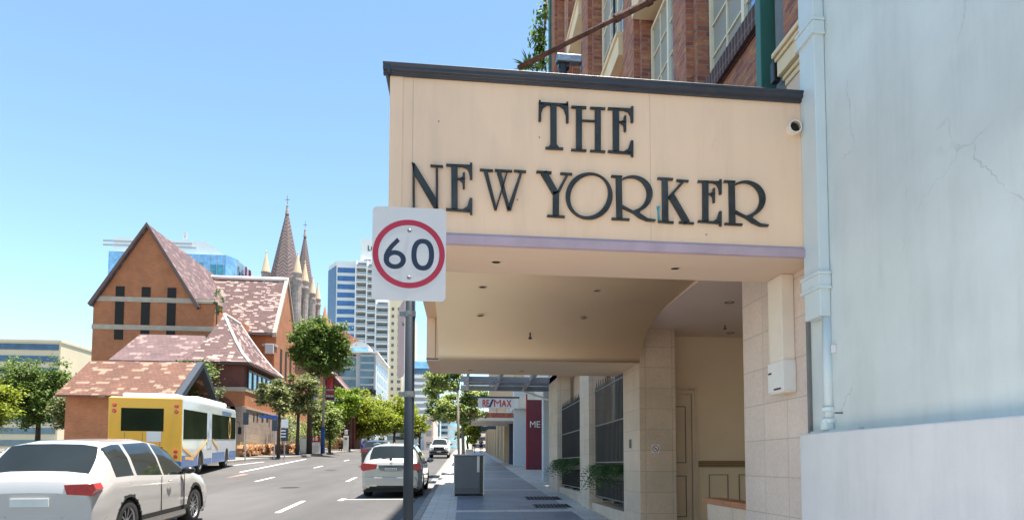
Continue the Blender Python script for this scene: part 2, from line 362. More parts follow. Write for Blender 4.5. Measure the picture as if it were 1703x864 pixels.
# ------------------------------------------------------------------ ground, road, paths
def ys(y0, y1, step=4.0):
    n = max(1, int((y1 - y0) / step)); return [y0 + (y1 - y0) * i / n for i in range(n + 1)]
def strip(xa, xb, y0, y1, dz, step=4.0, nx=1):
    """sheet that follows the ground between two lines x = xa(y), xb(y)"""
    fa = xa if callable(xa) else (lambda y: xa); fb = xb if callable(xb) else (lambda y: xb)
    vs = []; fs = []; Y = ys(y0, y1, step)
    for y in Y:
        for i in range(nx + 1):
            x = fa(y) + (fb(y) - fa(y)) * i / nx; vs.append((x, y, gz(x, y, dz)))
    for j in range(len(Y) - 1):
        for i in range(nx): a = j * (nx + 1) + i; fs.append((a, a + 1, a + nx + 2, a + nx + 1))
    return MB().add(vs, fs)
def slab(xa, xb, y0, y1, d0, d1, step=4.0):
    m = MB(); fa = xa if callable(xa) else (lambda y: xa); fb = xb if callable(xb) else (lambda y: xb)
    Y = ys(y0, y1, step); vs = []; fs = []
    for y in Y:
        for x, d in ((fa(y), d0), (fa(y), d1), (fb(y), d1), (fb(y), d0)): vs.append((x, y, gz(x, y, d)))
    for j in range(len(Y) - 1):
        for k in range(4): a = j * 4 + k; b = j * 4 + (k + 1) % 4; fs.append((a, b, b + 4, a + 4))
    n = (len(Y) - 1) * 4; fs += [(0, 1, 2, 3), (n + 3, n + 2, n + 1, n)]
    return m.add(vs, fs)
# terrain: one sheet to the horizon, just under the paved surfaces
vs = []; fs = []
XS = [-2500, -600, -200, -80, -40, -25, -18, -14, -12.5, -11, -9.5, -6, -1, 4, 12, 40, 100, 300, 900, 2500]
YS = [-400, -60, -20, 0, 20, 40, 60, 80, 95, 105, 115, 125, 135, 145, 180, 300, 700, 1500, 3500]
for y in YS:
    for x in XS: vs.append((x, y, gz(x, y, -.30)))
for j in range(len(YS) - 1):
    for i in range(len(XS) - 1): a = j * len(XS) + i; fs.append((a, a + 1, a + len(XS) + 1, a + len(XS)))
tag(MB().add(vs, fs).build('ground', 'ground'), kind='structure')
def kx(y):                                              # far kerb line
    return -13.9 if y < 46 else -13.9 + 1.1 * sm((y - 46) / 8) if y < 66 else -12.8
tag(strip(lambda y: kx(y) - .4, -1.0, -30, 300, -.145, 4, 10).build('road', 'asphalt'), kind='structure')
tag(slab(-1.32, -0.98, -30, 300, -.20, -.135).build('road_gutter', 'gutter_conc'), kind='structure')
tag(slab(-0.98, -0.83, -30, 300, -.20, 0.004).build('kerb', 'kerb', bevel=.012), kind='structure')
tag(slab(-0.83, 12, -30, 300, -.22, 0.0, 4).build('footpath', 'pale_paver'), kind='structure')
mb = MB(); bands = [8.9, 14.9, 21.0, 27.0, 33, 39, 45, 51, 57, 63, 69, 75, 81, 87]
for a, b in zip(bands[:-1], bands[1:]):
    t = strip(-.14, 2.42, a + .26, b - .22, .004, 1.5); mb.add(t.v, t.f)
tag(mb.build('footpath_paving', 'paver'), kind='structure')
tag(slab(lambda y: kx(y) - .16, kx, -30, 150, -.2, .004).build('kerb', 'kerb', bevel=.012), kind='structure')
tag(slab(-40, lambda y: kx(y) - .16, -30, 150, -.22, 0).build('footpath', M['gutter_conc']), kind='structure')
mb = MB()
def dash(xf, y0, y1, w=.13):
    t = strip(lambda y: xf(y) - w / 2, lambda y: xf(y) + w / 2, y0, y1, -.139, 3); mb.add(t.v, t.f)
lA = lambda y: -4.36 - .033 * (y - 17.7)
lB = lambda y: -8.37 - .036 * (y - 29.5)
for k in range(-1, 9): dash(lA, 16.2 + 11.6 * k, 19.2 + 11.6 * k)
for k in range(-1, 8): dash(lB, 28.0 + 12.6 * k, 31.0 + 12.6 * k)
dash(lambda y: -10.95 - .055 * (y - 36), 34, 52, .12); dash(lambda y: -12.6, 38, 44, .12)
for yb, xr in ((14.15, -2.62), (19.55, -1.35), (25.6, -1.35), (31.6, -1.35)):
    t = strip(-3.36, xr, yb - .045, yb + .045, -.139); mb.add(t.v, t.f)
    t = strip(-3.50, -3.36, yb - .35, yb + .35, -.139); mb.add(t.v, t.f)
tag(mb.build('lane_marking', 'line'), kind='structure')
for i, (x, y) in enumerate(((-6.1, 24.5), (-7.3, 38.0))):
    mc = thing('manhole_cover', ['round iron manhole cover in the road beside the nearer lane dashes', 'round iron manhole cover in the road farther away'][i], 'manhole cover', (x, y, gz(x, y, -.145)), (math.atan(S), 0, 0), 'manhole covers in the road')
    MB().lathe((0, 0, .004), [(.001, 0), (.31, 0)], 28).build('cover', 'iron', mc, local=True); MB().lathe((0, 0, .005), [(.315, 0), (.37, 0)], 28).build('frame_ring', 'asphalt', mc, local=True)
mb = MB(); dash(lambda y: -9.6 - .08 * (y - 26), 22, 33, .5)
tag(mb.build('bus_lane_marking', 'redline'), kind='structure')
for i, (x0, x1, y0, y1) in enumerate(((1.72, 2.62, 17.55, 18.5), (1.72, 2.55, 15.5, 16.3))):
    g = thing('drain_grate', ['black slotted drain grate in the paving, farther from the camera', 'black slotted drain grate in the paving, nearer to the camera'][i], 'drain grate', (x0, y0, gz(x0, y0)), group='drain grates in the footpath')
    t = strip(x0, x1, y0, y1, .007, 1); t.build('pit', 'void', g)
    mb = MB(); n = 9
    for k in range(n + 1):
        xx = x0 + (x1 - x0) * k / n
        mb.add(*(lambda q: (q.v, q.f))(slab(xx - .018, xx + .018, y0, y1, .008, .014, 1)))
    mb.build('bars', 'iron', g)

# ------------------------------------------------------------------ near right: pale blue building
bb = thing('blue_building', 'pale blue rendered building right of the cream sign fascia', 'building', (2.8, 4.7, gz(3, 4.7)))
bx('wall', 'blue', bb, 2.80, 16, -18, 5.02, -1.2, 6.3)
bx('plinth', 'plinth', bb, 2.70, 2.797, -18, 5.06, -1.2, 1.84, .012)
bx('ledge', 'blue', bb, 2.76, 2.798, 4.35, 5.0, 1.842, 1.86)
m = MB().box(2.71, 2.797, 4.72, 4.95, 2.735, 6.5)
pipe = m.build('downpipe', 'blue_pipe', bb, bevel=.006)
m = MB()
for zc in (5.03, 3.01):
    m = MB()
    for dz in (.055, -.055): m.box(2.685, 2.795, 4.695, 4.975, zc + dz - .012, zc + dz + .012)
    m.box(2.695, 2.796, 4.705, 4.965, zc - .043, zc + .043)
    m.build('pipe_collar', 'blue_pipe', pipe, bevel=.004)
m = MB().tube([(2.785, 4.76, 1.86), (2.785, 4.76, 2.75)], .037, 16); m.build('lower_pipe', 'blue_pipe', bb, smooth=True)
m = MB()
for z in (2.02, 1.93): m.lathe((2.783, 4.76, z), [(.038, -.022), (.055, -.015), (.055, .012), (.038, .022)], 16)
m.box(2.735, 2.796, 4.72, 4.80, 1.862, 1.93); m.build('pipe_base', 'blue_pipe', bb)
bx('bracket', 'galv', bb, 2.74, 2.797, 4.60, 4.612, 1.975, 1.985)
MB().box(2.772, 2.798, 4.66, 4.69, 2.44, 2.50).build('wall_hook', 'white', bb)
bx('seam_conduit', 'sealant', bb, 2.775, 2.799, 5.024, 5.06, 1.85, 3.27)
# horizontal scoring of the render is carried by thin raised courses far along the wall
m = MB()
for z in (5.95,): m.box(2.72, 2.797, -18, 4.6, z, z + .25)
m.build('string_course', 'blue_pipe', bb, bevel=.01)

# ------------------------------------------------------------------ canopy with the sign
YF = 4.95; XL = -.56; XR = 2.79; ZB = 3.27; ZT = 4.56
cn = thing('entrance_canopy', 'large cream entrance canopy over the footpath carrying the dark hotel lettering', 'canopy', (1.1, YF, ZB))
m = MB().box(XL, XR, YF, YF + .12, ZB + .002, ZT); m.build('fascia', 'render', cn, bevel=.004)
m = MB().box(XL - .006, XL + .09, YF - .006, YF - .0005, ZB + .06, ZT - .005); m.build('corner_panel', 'render', cn)
# lilac trim
m = MB().prism([(XL - .02, YF - .03, ZB - .02), (XR + .01, YF - .03, ZB - .02), (XR + .01, YF - .03, ZB + .045), (XL - .02, YF - .03, ZB + .045)], (0, .045, 0))
m.prism([(XL - .012, YF - .018, ZB + .047), (XR + .01, YF - .018, ZB + .047), (XR + .01, YF - .001, ZB + .072), (XL - .012, YF - .001, ZB + .072)], (0, .0, -.001))
m.build('lilac_trim', 'lilac', cn, bevel=.004)
# front beam soffit (with rear drop) + side walls
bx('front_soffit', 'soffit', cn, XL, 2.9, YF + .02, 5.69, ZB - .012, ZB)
# vault body: solid with the curved underside, swept across the street direction
prof_v = []
for k in range(29):
    t = k / 28
    if t < .45: y = 5.69 + (9.0 - 5.69) * t / .45; z = 3.93 - .05 * (t / .45) ** 2
    else:
        a = (t - .45) / .55 * math.pi / 2
        y = 9.0 + 1.62 * math.sin(a) ** 1.05; z = 3.88 - .61 * (1 - math.cos(a) ** .85)
    prof_v.append((y, z))
def vaultsolid(x0, x1, pr, top):
    m = MB(); pts = [(x0, y, z) for y, z in pr] + [(x0, pr[-1][0], top), (x0, pr[0][0], top)]
    return m.prism(pts, (x1 - x0, 0, 0))
vb = vaultsolid(-.40, 2.9, prof_v, 4.2); o = vb.build('vault', 'vault', cn)
for p in o.data.polygons:
    p.use_smooth = abs(p.normal.x) < .5
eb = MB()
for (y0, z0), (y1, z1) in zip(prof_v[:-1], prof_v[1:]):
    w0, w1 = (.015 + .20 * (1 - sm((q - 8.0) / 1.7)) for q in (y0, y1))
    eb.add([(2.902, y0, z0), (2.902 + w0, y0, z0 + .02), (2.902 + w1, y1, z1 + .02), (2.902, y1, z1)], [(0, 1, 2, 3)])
eb.build('vault_edge', 'vault_edge', cn, smooth=True)  # pale strip narrows where the lit sliver of the edge ends
m = MB(); m.box(-.60, -.402, 5.70, 10.80, 3.98, 4.5); m.box(-.60, -.402, 10.80, 12.3, ZB + .004, 4.5); m.box(-.58, -.402, 5.60, 5.7, ZB + .01, 4.5)
m.build('side_beam', 'render', cn, bevel=.006)
m = MB().box(-.602, -.40, 10.795, 10.799, ZB + .02, ZB + .05); m.box(-.46, -.452, 10.79, 10.799, ZB + .05, 3.97)
m.build('panel_joint', 'sealant', cn)
bx('rear_soffit', 'vault', cn, -.40, 2.9, 10.66, 12.3, ZB, 4.2)  # paler than the front soffit: bounced sunlight is put into its colour
m = MB().box(-.402, -.395, 5.7, 10.6, 3.0, 3.0); 
bx('roof', 'gutter', cn, XL + .02, 3.0, YF + .12, 12.2, 4.502, 4.53)
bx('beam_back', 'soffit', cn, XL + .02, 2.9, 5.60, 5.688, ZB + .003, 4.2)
# downlights
m = MB()
def dl(x, y, z, r=.06, up=None):
    d = thing_part = MB(); d.lathe((x, y, z), [(r * .72, .0), (r * .72, -.004), (r, -.007), (r * 1.06, -.001)], 20)
    e = d.build('downlight', 'soffit', cn, smooth=False)
    MB().lathe((x, y, z), [(0.001, -.0015), (r * .74, -.0015)], 20).build('lamp_recess', 'void', e)
for x in (.26, 1.78): dl(x, 5.36, ZB - .012, .052)
for x in (.24, 1.75): dl(x, 8.5, 3.893, .055); 
for x in (.12, 1.04): dl(x, 11.77, ZB, .05)
for x in (.24, 1.80):
    dl(x, 9.75, 3.80, .055)
MB().lathe((1.04, 10.28, 3.55), [(.001, .01), (.028, .015), (.028, .035), (.012, .05), (.012, .12)], 10).build('sprinkler', 'iron', cn)
# gutter on top of the fascia
gp = [(0, -.02), (-.028, -.02), (-.028, -.002), (-.055, .008), (-.055, .036), (-.066, .042), (-.066, .058), (0, .058)]
m = MB().prism([(XL - .055, YF + a, ZT - .012 + b) for a, b in gp], (XR - XL + .06, 0, 0))
m.prism([(XL + a * .8 , YF - .06, ZT - .012 + b) for a, b in gp], (0, 7.0, 0))
m.build('gutter', 'gutter', cn, bevel=.003)
m = MB().tube([(2.64, YF - .055, 4.31), (2.64, YF + .0, 4.31)], .055, 20, cap=False); m.lathe((2.64, YF - .055, 4.31), [(.044, 0), (.055, 0)], 20, 'Y')
o = m.build('pipe_outlet', 'conduit', cn, smooth=False)
MB().lathe((2.64, YF - .02, 4.31), [(.001, 0), (.046, 0)], 20, 'Y').build('pipe_bore', 'void', o)
m = MB()
for x in (-.395, 1.45): m.box(x, x + .003, YF - .0012, YF - .0002, ZB + .075, ZT - .03)
m.build('sheet_joint', paint('joint_shadow', (.55, .39, .27), .8), cn)
m = MB()
for (x, z) in ((.57, 4.12), (-.2, 4.2), (.4, 3.62), (1.9, 3.41)): m.lathe((x, YF - .003, z), [(.001, 0), (.006, 0), (.006, .003)], 8, 'Y')
m.build('screw', 'sealant', cn)

# letters: every letter its own part, solid, 25 mm proud of the fascia
def Lp(ox, oy, sc):
    def f(x, y): p = atY(ox + x / sc, oy + y / sc, YF); return (p.x, p.z)
    return f
LA = Lp(850, 140, 3.322); LB = Lp(620, 60, 2.4)
class Let:
    def __init__(s, f, dx=0, dy=0): s.f = f; s.m = MB(); s.k = 0; s.dx = dx; s.dy = dy; s.scale = 1
    def poly(s, pts):
        s.k += 1; d = .026 - s.k * .0007; q = [s.f(x + s.dx, y + s.dy) for x, y in pts]
        s.m.prism([(x, YF - .0007 * s.k, z) for x, z in q], (0, -d, 0)); return s
    def seg(s, x0, y0, x1, y1, w0, w1=None):
        w1 = w1 or w0; dx, dy = x1 - x0, y1 - y0; l = math.hypot(dx, dy); nx, ny = -dy / l, dx / l
        return s.poly([(x0 + nx * w0 / 2, y0 + ny * w0 / 2), (x1 + nx * w1 / 2, y1 + ny * w1 / 2), (x1 - nx * w1 / 2, y1 - ny * w1 / 2), (x0 - nx * w0 / 2, y0 - ny * w0 / 2)])
    def band(s, co_, ro, ci, ri, a0=0, a1=360, n=40, rot=0):
        s.k += 1; d = .026 - s.k * .0007; P = []; Q = []
        for i in range(n + 1):
            t = R(a0 + (a1 - a0) * i / n)
            P.append((co_[0] + ro[0] * math.cos(t), co_[1] + ro[1] * math.sin(t)))
            cx, cy = ri[0] * math.cos(t - R(rot)), ri[1] * math.sin(t - R(rot)); r_ = R(rot)
            Q.append((ci[0] + cx * math.cos(r_) - cy * math.sin(r_), ci[1] + cx * math.sin(r_) + cy * math.cos(r_)))
        y0 = YF - .0007 * s.k; y1 = y0 - d; vs = []; fs = []
        for (a, b) in zip(P, Q):
            for q in (a, b):
                x, z = s.f(q[0] + s.dx, q[1] + s.dy); vs += [(x, y0, z), (x, y1, z)]
        for i in range(n):
            a = i * 4; b = a + 4; fs += [(a + 1, b + 1, b + 3, a + 3), (a, b, b + 1, a + 1), (a + 2, a + 3, b + 3, b + 2), (a, a + 2, b + 2, b)]
        if a1 - a0 < 359: fs += [(0, 1, 3, 2), (n * 4, n * 4 + 2, n * 4 + 3, n * 4 + 1)]
        s.m.add(vs, fs); return s
    def done(s, name): return s.m.build(name, 'letter', cn, bevel=.002)
L = Let(LA)
L.seg(156, 113, 312, 122, 12).seg(157, 97, 157, 122, 11).seg(308, 106, 308, 130, 11)
L.poly([(150, 211), (164, 211), (165, 168), (176, 136), (200, 122), (168, 112), (152, 118), (151, 160)])
L.poly([(316, 220), (302, 220), (301, 178), (288, 142), (264, 125), (300, 117), (314, 124), (315, 170)])
L.seg(232, 118, 233, 360, 34).seg(188, 358, 286, 363, 11).poly([(204, 354), (216, 338), (216, 358)]).poly([(249, 338), (264, 357), (249, 358)]).done('letter')
L = Let(LA)
for a, b in ((373, 0), (477, 6)):
    L.seg(a, 132 + b, a, 372 + b, 32).seg(a - 43, 132 + b, a + 41, 136 + b, 10).seg(a - 43, 368 + b, a + 41, 373 + b, 10)
L.seg(385, 207, 466, 211, 8).done('letter')
def letE(f, dx=0, dy=0, k=1.0, ox=575, oy=260):
    L = Let(lambda x, y: f(ox + dx + (x - 575) * k, oy + dy + (y - 260) * k))
    L.seg(576, 142, 577, 382, 34).seg(532, 141, 662, 147, 11)
    L.poly([(659, 130), (672, 130), (672, 218), (659, 218), (656, 184), (644, 160), (618, 150), (659, 146)])
    L.seg(590, 215, 632, 217, 8).poly([(621, 182), (633, 180), (632, 268), (621, 268), (619, 236), (604, 219), (604, 212), (619, 204)])
    L.seg(532, 377, 662, 387, 12).poly([(672, 408), (660, 405), (657, 389), (618, 379), (645, 362), (658, 318), (672, 318)])
    return L.done('letter')
letE(LA)
L = Let(LB)
L.seg(164, 514, 164, 698, 8).seg(150, 698, 180, 700, 7).poly([(155, 508), (168, 512), (256, 655), (260, 706), (254, 706), (166, 556)]).seg(256, 522, 257, 704, 9).seg(230, 521, 281, 524, 7).done('letter')
letE(lambda x, y: LB(x, y), k=.745, ox=325, oy=613 - 6)
L = Let(LB)
L.seg(427, 537, 480, 541, 7).seg(486, 539, 556, 543, 7).seg(562, 541, 611, 545, 7)
L.seg(449, 541, 490, 697, 15, 11).seg(491, 695, 536, 545, 6).seg(502, 543, 542, 699, 17, 11).seg(543, 697, 592, 546, 17, 9).done('letter')
L = Let(LA)
L.seg(138, 489, 222, 494, 11).seg(270, 498, 336, 502, 10).seg(178, 492, 247, 612, 36, 34).seg(310, 503, 256, 605, 12, 16).seg(246, 598, 245, 736, 34).seg(197, 731, 295, 737, 11).done('letter')
L = Let(LA); L.band((429, 622), (129, 128), (429, 620), (100, 119), rot=28, n=64).done('letter')
def letR(dx, dy):
    L = Let(LA, dx, dy)
    L.seg(592, 515, 596, 750, 32).seg(550, 513, 611, 517, 11).seg(553, 747, 651, 752, 11)
    L.band((670, 610), (108, 100), (658, 612), (88, 90), -122, 76, 36)
    L.poly([(610, 671), (640, 688), (668, 702), (712, 704), (706, 716), (722, 726), (750, 745), (797, 752), (792, 762), (748, 761), (706, 744), (668, 716), (634, 700), (610, 688)])
    return L.done('letter')
letR(0, 0)
L = Let(LA)
L.seg(845, 528, 849, 766, 32).seg(805, 525, 891, 530, 11).seg(809, 762, 894, 768, 11).seg(948, 541, 866, 632, 13).seg(910, 536, 976, 541, 10).seg(880, 618, 968, 770, 34).seg(924, 767, 1006, 773, 11).done('letter')
letE(LA, k=.93, ox=1068, oy=652)
letR(622, 28)
L = Let(LA); L.poly([(803, 680), (818, 678), (813, 700), (815, 752), (809, 752), (808, 702)]); L.m.build('paint_mark', 'teal_drip', cn)

# floodlight standing on the canopy roof
fl = thing('floodlight', 'small weathered metal floodlight standing on the canopy gutter', 'floodlight', (.86, 5.3, 4.53))
m = MB().prism([(.75, 5.24, 5.0), (.75, 5.35, 4.99), (.75, 5.35, 4.96), (.75, 5.24, 4.935)], (.21, 0, 0)); m.build('housing', paint('weathered_zinc', (.22, .27, .33), .45, .5, 9, .2, metal=.6, stain=.4), fl, bevel=.008)
m = MB().tube([(.81, 5.3, 4.53), (.81, 5.3, 4.93)], .038, 12); m.box(.77, .86, 5.27, 5.33, 4.90, 4.945); m.build('stand', 'blackgloss', fl)
m = MB().box(.962, .970, 5.25, 5.34, 4.90, 4.99); m.build('side_bracket', 'ironrail', fl)
# rusty tie rod
rd = thing('tie_rod', 'rusty iron tie rod slanting from the canopy roof up to the brick wall', 'tie rod', (.35, 5.25, 4.6))
a = atY(862, 113, 5.02); b_ = atY(1085, 0, 5.02); dr = (b_ - a).normalized(); e = a + dr * ((3.05 - a.x) / dr.x)
MB().tube([a, a.lerp(e, .3), a.lerp(e, .62), e], [.020, .019, .021, .02], 8).build('rod', 'rust', rd, smooth=True)
m = MB()
for t0, t1, r in ((.30, .40, .027), (.295, .31, .034), (.395, .41, .034)):
    m.tube([a.lerp(e, t0), a.lerp(e, t1)], r, 10)
m.build('turnbuckle', 'rust', rd)
MB().box(a.x - .05, a.x + .08, 4.99, 5.1, 4.53, 4.62).build('base_plate', 'rust', rd, bevel=.005)

# ------------------------------------------------------------------ brick hotel building
hb = thing('brick_building', 'tall dark red brick building with cream trims behind and above the canopy', 'building', (3, 12, gz(3, 12)))
WX = 3.30
m = MB(); m.box(WX + .12, 16, 5.03, 22.4, 4.6, 23); m.build('core_wall', 'brickA', hb)
# piers above the canopy: street face X=3.0, near faces stepped
m = MB()
def pier(y0, y1):
    m = MB(); m.box(3.0, WX + .12, y0 + .12, y1 - .12, 4.56, 23.4); m.box(3.11, WX + .12, y0, y1, 4.56, 23.39)
    m.build('pier', 'brickA', hb, bevel=.006)
PI_ = [(8.35, 9.15), (11.1, 12.1), (15.45, 16.5), (18.5, 19.3), (21.4, 22.4)]
for a, b in PI_: pier(a, b)
bx('parapet', 'brickA', hb, 2.9, 4.2, 5.04, 22.4, 23.45, 25.6)  # unseen parapet, added to block sun spots along the kerb
# near bay: window over a brick spandrel with a dark sill
def window(y0, y1, z0, z1, rows=4, cols=2, xw=WX, halves=2):
    w = MB(); fw = .05
    w.box(xw - .02, xw + .06, y0, y0 + fw, z0, z1); w.box(xw - .02, xw + .06, y1 - fw, y1, z0, z1)
    w.box(xw - .021, xw + .06, y0 + fw, y1 - fw, z0, z0 + fw); w.box(xw - .021, xw + .06, y0 + fw, y1 - fw, z1 - fw, z1)
    for k in range(1, halves):
        yy = y0 + (y1 - y0) * k / halves; w.box(xw - .022, xw + .06, yy - .04, yy + .04, z0 + fw, z1 - fw)
    f = w.build('window', 'winframe', hb, bevel=.004)
    ym = y0 + (y1 - y0) * .52; MB().box(xw + .028, xw + .034, y0 + .03, ym - .001, z0 + .03, z1 - .03).build('pane', 'winglass', f); MB().box(xw + .028, xw + .034, ym + .001, y1 - .03, z0 + .03, z1 - .03).build('blind', 'blind', f)
    b = MB()
    for h in range(halves):
        ya = y0 + (y1 - y0) * h / halves; yb = y0 + (y1 - y0) * (h + 1) / halves
        for k in range(1, cols): yy = ya + (yb - ya) * k / cols; b.box(xw + .004, xw + .027, yy - .012, yy + .012, z0 + fw, z1 - fw)
    for k in range(1, rows):
        zz = z0 + (z1 - z0) * k / rows; t = .03 if k == rows // 2 else .012
        b.box(xw + .002, xw + .0265, y0 + fw, y1 - fw, zz - t, zz + t)
    b.build('glazing_bar', 'winframe', f)
    return f
zs = 6.655
bx('spandrel', 'brickA', hb, 3.20, WX + .12, 6.0, 8.35, 4.56, zs - .30)
m = MB(); ny = 26
for k in range(ny):
    y = 6.0 + 2.35 * k / ny; m.box(3.12, WX + .1, y + .004, y + 2.35 / ny - .004, zs - .295, zs - .045)
m.build('brick_sill', 'brickS', hb, bevel=.005)
bx('sill_bed', 'sealant', hb, 3.15, WX + .1, 6.0, 8.35, zs - .29, zs - .06)
window(6.2, 8.33, zs - .03, zs + 2.6, 6, 2)
bx('cream_sill', 'cream', hb, 3.10, 3.195, 6.0, 7.05, 5.15, 5.33, .01)
window(9.17, 11.08, 6.0, 9.35, 6, 2)
bx('spandrel', 'brickA', hb, 3.2, WX + .12, 9.15, 11.1, 4.56, 5.98)
# cream lintel bands and upper storeys
for (y0, y1) in ((9.17, 11.08), (12.11, 15.44), (16.51, 18.49), (19.31, 21.39)):
    for k, z in enumerate((9.5, 13.4, 17.4)):
        b = MB().box(2.93, WX + .11, y0 + .002, y1 - .002, z, z + .38); b.box(2.89, WX + .1, y0 + .002, y1 - .002, z + .382, z + .47); b.build('cream_band', 'cream', hb, bevel=.01)
        if k < 2 and y0 > 12: window(y0 + .02, y1 - .02, z + 1.3, z + 3.85, 4, 2, WX + .05)
    if y0 > 12: bx('spandrel', 'brickA', hb, 3.12, WX + .119, y0 + .001, y1 - .001, 4.56, 9.495)
# thin dark cable/pipes down the wall
for yy, xx in ((13.3, 3.28), (17.3, 3.3)):
    MB().tube([(xx, yy + .9, 8.0), (xx, yy + .9, 10.1), (xx - .05, yy + .4, 10.4), (xx - .05, yy + .35, 14)], .03, 6).build('wall_cable', 'iron', hb)
# near end: green steel posts, cream pilaster with bracket cornice
gp_ = MB().box(2.97, 3.22, 6.17, 6.28, 4.54, 22); gp_.build('green_post', 'green', hb, bevel=.006)
gp_ = MB().box(2.95, 3.22, 22.42, 22.75, 4.5, 23); gp_.build('green_post', 'green', hb, bevel=.006)
bx('pilaster', 'cream2', hb, 3.0, 3.42, 5.03, 5.72, 4.54, 5.18, .006)
bx('pilaster_back', 'sealant', hb, 3.02, 3.42, 5.70, 5.95, 4.5, 6.5)
m = MB()
for i, (pr, z0, z1) in enumerate(((.02, 5.14, 5.19), (.04, 5.193, 5.235), (.08, 5.238, 5.38), (.10, 5.383, 5.42), (.125, 5.423, 5.47))):
    m.box(3.0 - pr, 3.41, 5.031, 5.70 + pr * .5, z0, z1)
m.build('cornice', 'cream', hb, bevel=.008)
bx('attic_brick', M['brickA'], hb, 3.0, 3.41, 5.032, 5.75, 5.472, 9.0)
m = MB().box(2.90, 2.97, 5.76, 5.84, 5.22, 5.42); m.box(2.91, 2.96, 5.77, 5.82, 5.43, 5.48); m.build('pipe_bracket', 'iron', hb, bevel=.01)
# stone pier beside the blue building + low wall + conduit box
bx('stone_pier', 'stone', hb, 2.86, 3.45, 5.03, 6.47, -.2, 4.5, .004)
cb = MB().box(2.745, 2.858, 5.40, 5.66, 2.22, ZB - .014); cb = cb.build('conduit_box', 'conduit', hb, bevel=.005)
m = MB().box(2.738, 2.857, 5.385, 5.675, 2.235, 2.50); m.build('conduit_cover', 'white', cb, bevel=.004)
m = MB(); m.box(2.735, 2.7375, 5.43, 5.56, 2.25, 2.265); m.box(2.7352, 2.7377, 5.6, 5.66, 2.40, 2.415); m.build('rust_stain', 'rust', cb)
lw = bx('low_wall', 'stone_warm', hb, 2.92, 3.12, 6.472, 7.70, .0, 1.13, .004)
bx('timber_cap', 'timber', lw, 2.90, 3.14, 6.473, 7.80, 1.132, 1.195, .008)
# recess: far pillar, back wall, ceiling, floor
bx('stone_pillar', 'stone_warm', hb, 2.90, 3.52, 10.66, 11.78, .1, 3.87, .005)
m = MB().box(3.52, 6.5, 11.30, 11.45, .1, 3.9); m.build('back_wall', 'innerwall', hb)
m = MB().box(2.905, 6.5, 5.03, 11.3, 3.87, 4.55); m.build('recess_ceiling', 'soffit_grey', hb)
bx('recess_floor', 'pale_paver', hb, 2.96, 6.5, 5.1, 11.3, .2, .46)
bx('inner_wall', 'innerwall', hb, 6.4, 6.5, 5.1, 11.3, .2, 3.87)
bx('inner_wall', 'innerwall', hb, 3.46, 6.4, 5.06, 5.15, .2, 3.87)
# door with mouldings
dp = bx('door', 'doorpaint', hb, 3.55, 4.00, 11.27, 11.296, .47, 2.80)
m = MB()
for z0, z1 in ((.68, 1.40), (1.62, 2.62)):
    for a, b, c, d in ((3.60, 3.615, z0, z1), (3.885, 3.90, z0, z1), (3.615, 3.885, z0, z0 + .015), (3.615, 3.885, z1 - .015, z1)): m.box(a, b, 11.258, 11.2695, c, d)
m.build('door_moulding', paint('door_moulding_paint', (.26, .20, .14), .5), dp)
m = MB().box(4.01, 4.06, 11.24, 11.298, .47, 2.84); m.box(3.52, 4.06, 11.242, 11.2985, 2.842, 2.90); m.box(4.068, 4.12, 11.26, 11.297, .47, 2.93); m.box(3.52, 4.12, 11.262, 11.2975, 2.932, 2.97)
m.build('door_frame', 'doorpaint', hb, bevel=.005)
m = MB().box(4.122, 6.39, 11.25, 11.297, 1.60, 1.66); m.box(4.122, 6.39, 11.262, 11.298, 1.55, 1.598); m.build('dado_rail', paint('dado_brown', (.30, .20, .11), .5), hb, bevel=.006)
m = MB()
for x0 in (4.32, 4.87, 5.42):
    for a, b, c, d in ((x0, x0 + .012, .75, 1.42), (x0 + .34, x0 + .352, .75, 1.42), (x0 + .012, x0 + .34, .75, .762), (x0 + .012, x0 + .34, 1.408, 1.42)): m.box(a, b, 11.285, 11.299, c, d)
m.build('wall_moulding', paint('wall_moulding_paint', (.30, .23, .16), .6), hb)
for (x, y) in ((3.71, 8.82), (4.6, 10.9)):
    d = MB().lathe((x, y, 3.87), [(.045, 0), (.045, -.004), (.065, -.006), (.07, -.001)], 18).build('recess_light', 'iron', hb)
MB().lathe((4.25, 10.3, 3.87), [(.001, -.07), (.03, -.065), (.03, -.055), (.01, -.05), (.01, 0)], 10).build('recess_sprinkler', 'iron', hb)
# colonnade towards the back: pillars and plinths
for y0, y1 in ((15.12, 16.30), (20.3, 22.3)):
    bx('stone_pillar', 'stone_warm', hb, 2.90, 3.32, y0, y1, .1, 4.5, .005)
for y0, y1 in ((11.78, 15.12), (16.3, 20.3)):
    bx('wall_plinth', 'stone_warm', hb, 2.97, 3.4, y0 + .002, y1 - .002, .1, gz(3, (y0 + y1) / 2) + .22, .005)
    bx('bay_wall', 'stone_warm', hb, 3.42, 3.6, y0, y1, .1, 4.5)
    w = bx('dark_window', 'screen', hb, 3.33, 3.415, y0 + .35, y1 - .9, gz(3, y0) + .3, 3.55)
bx('upper_edge', 'render', hb, 2.9, 3.4, 12.302, 22.4, 4.3, 4.555)
bx('switch_box', 'sealant', hb, 2.885, 2.8985, 11.2, 11.32, 1.88, 2.03)

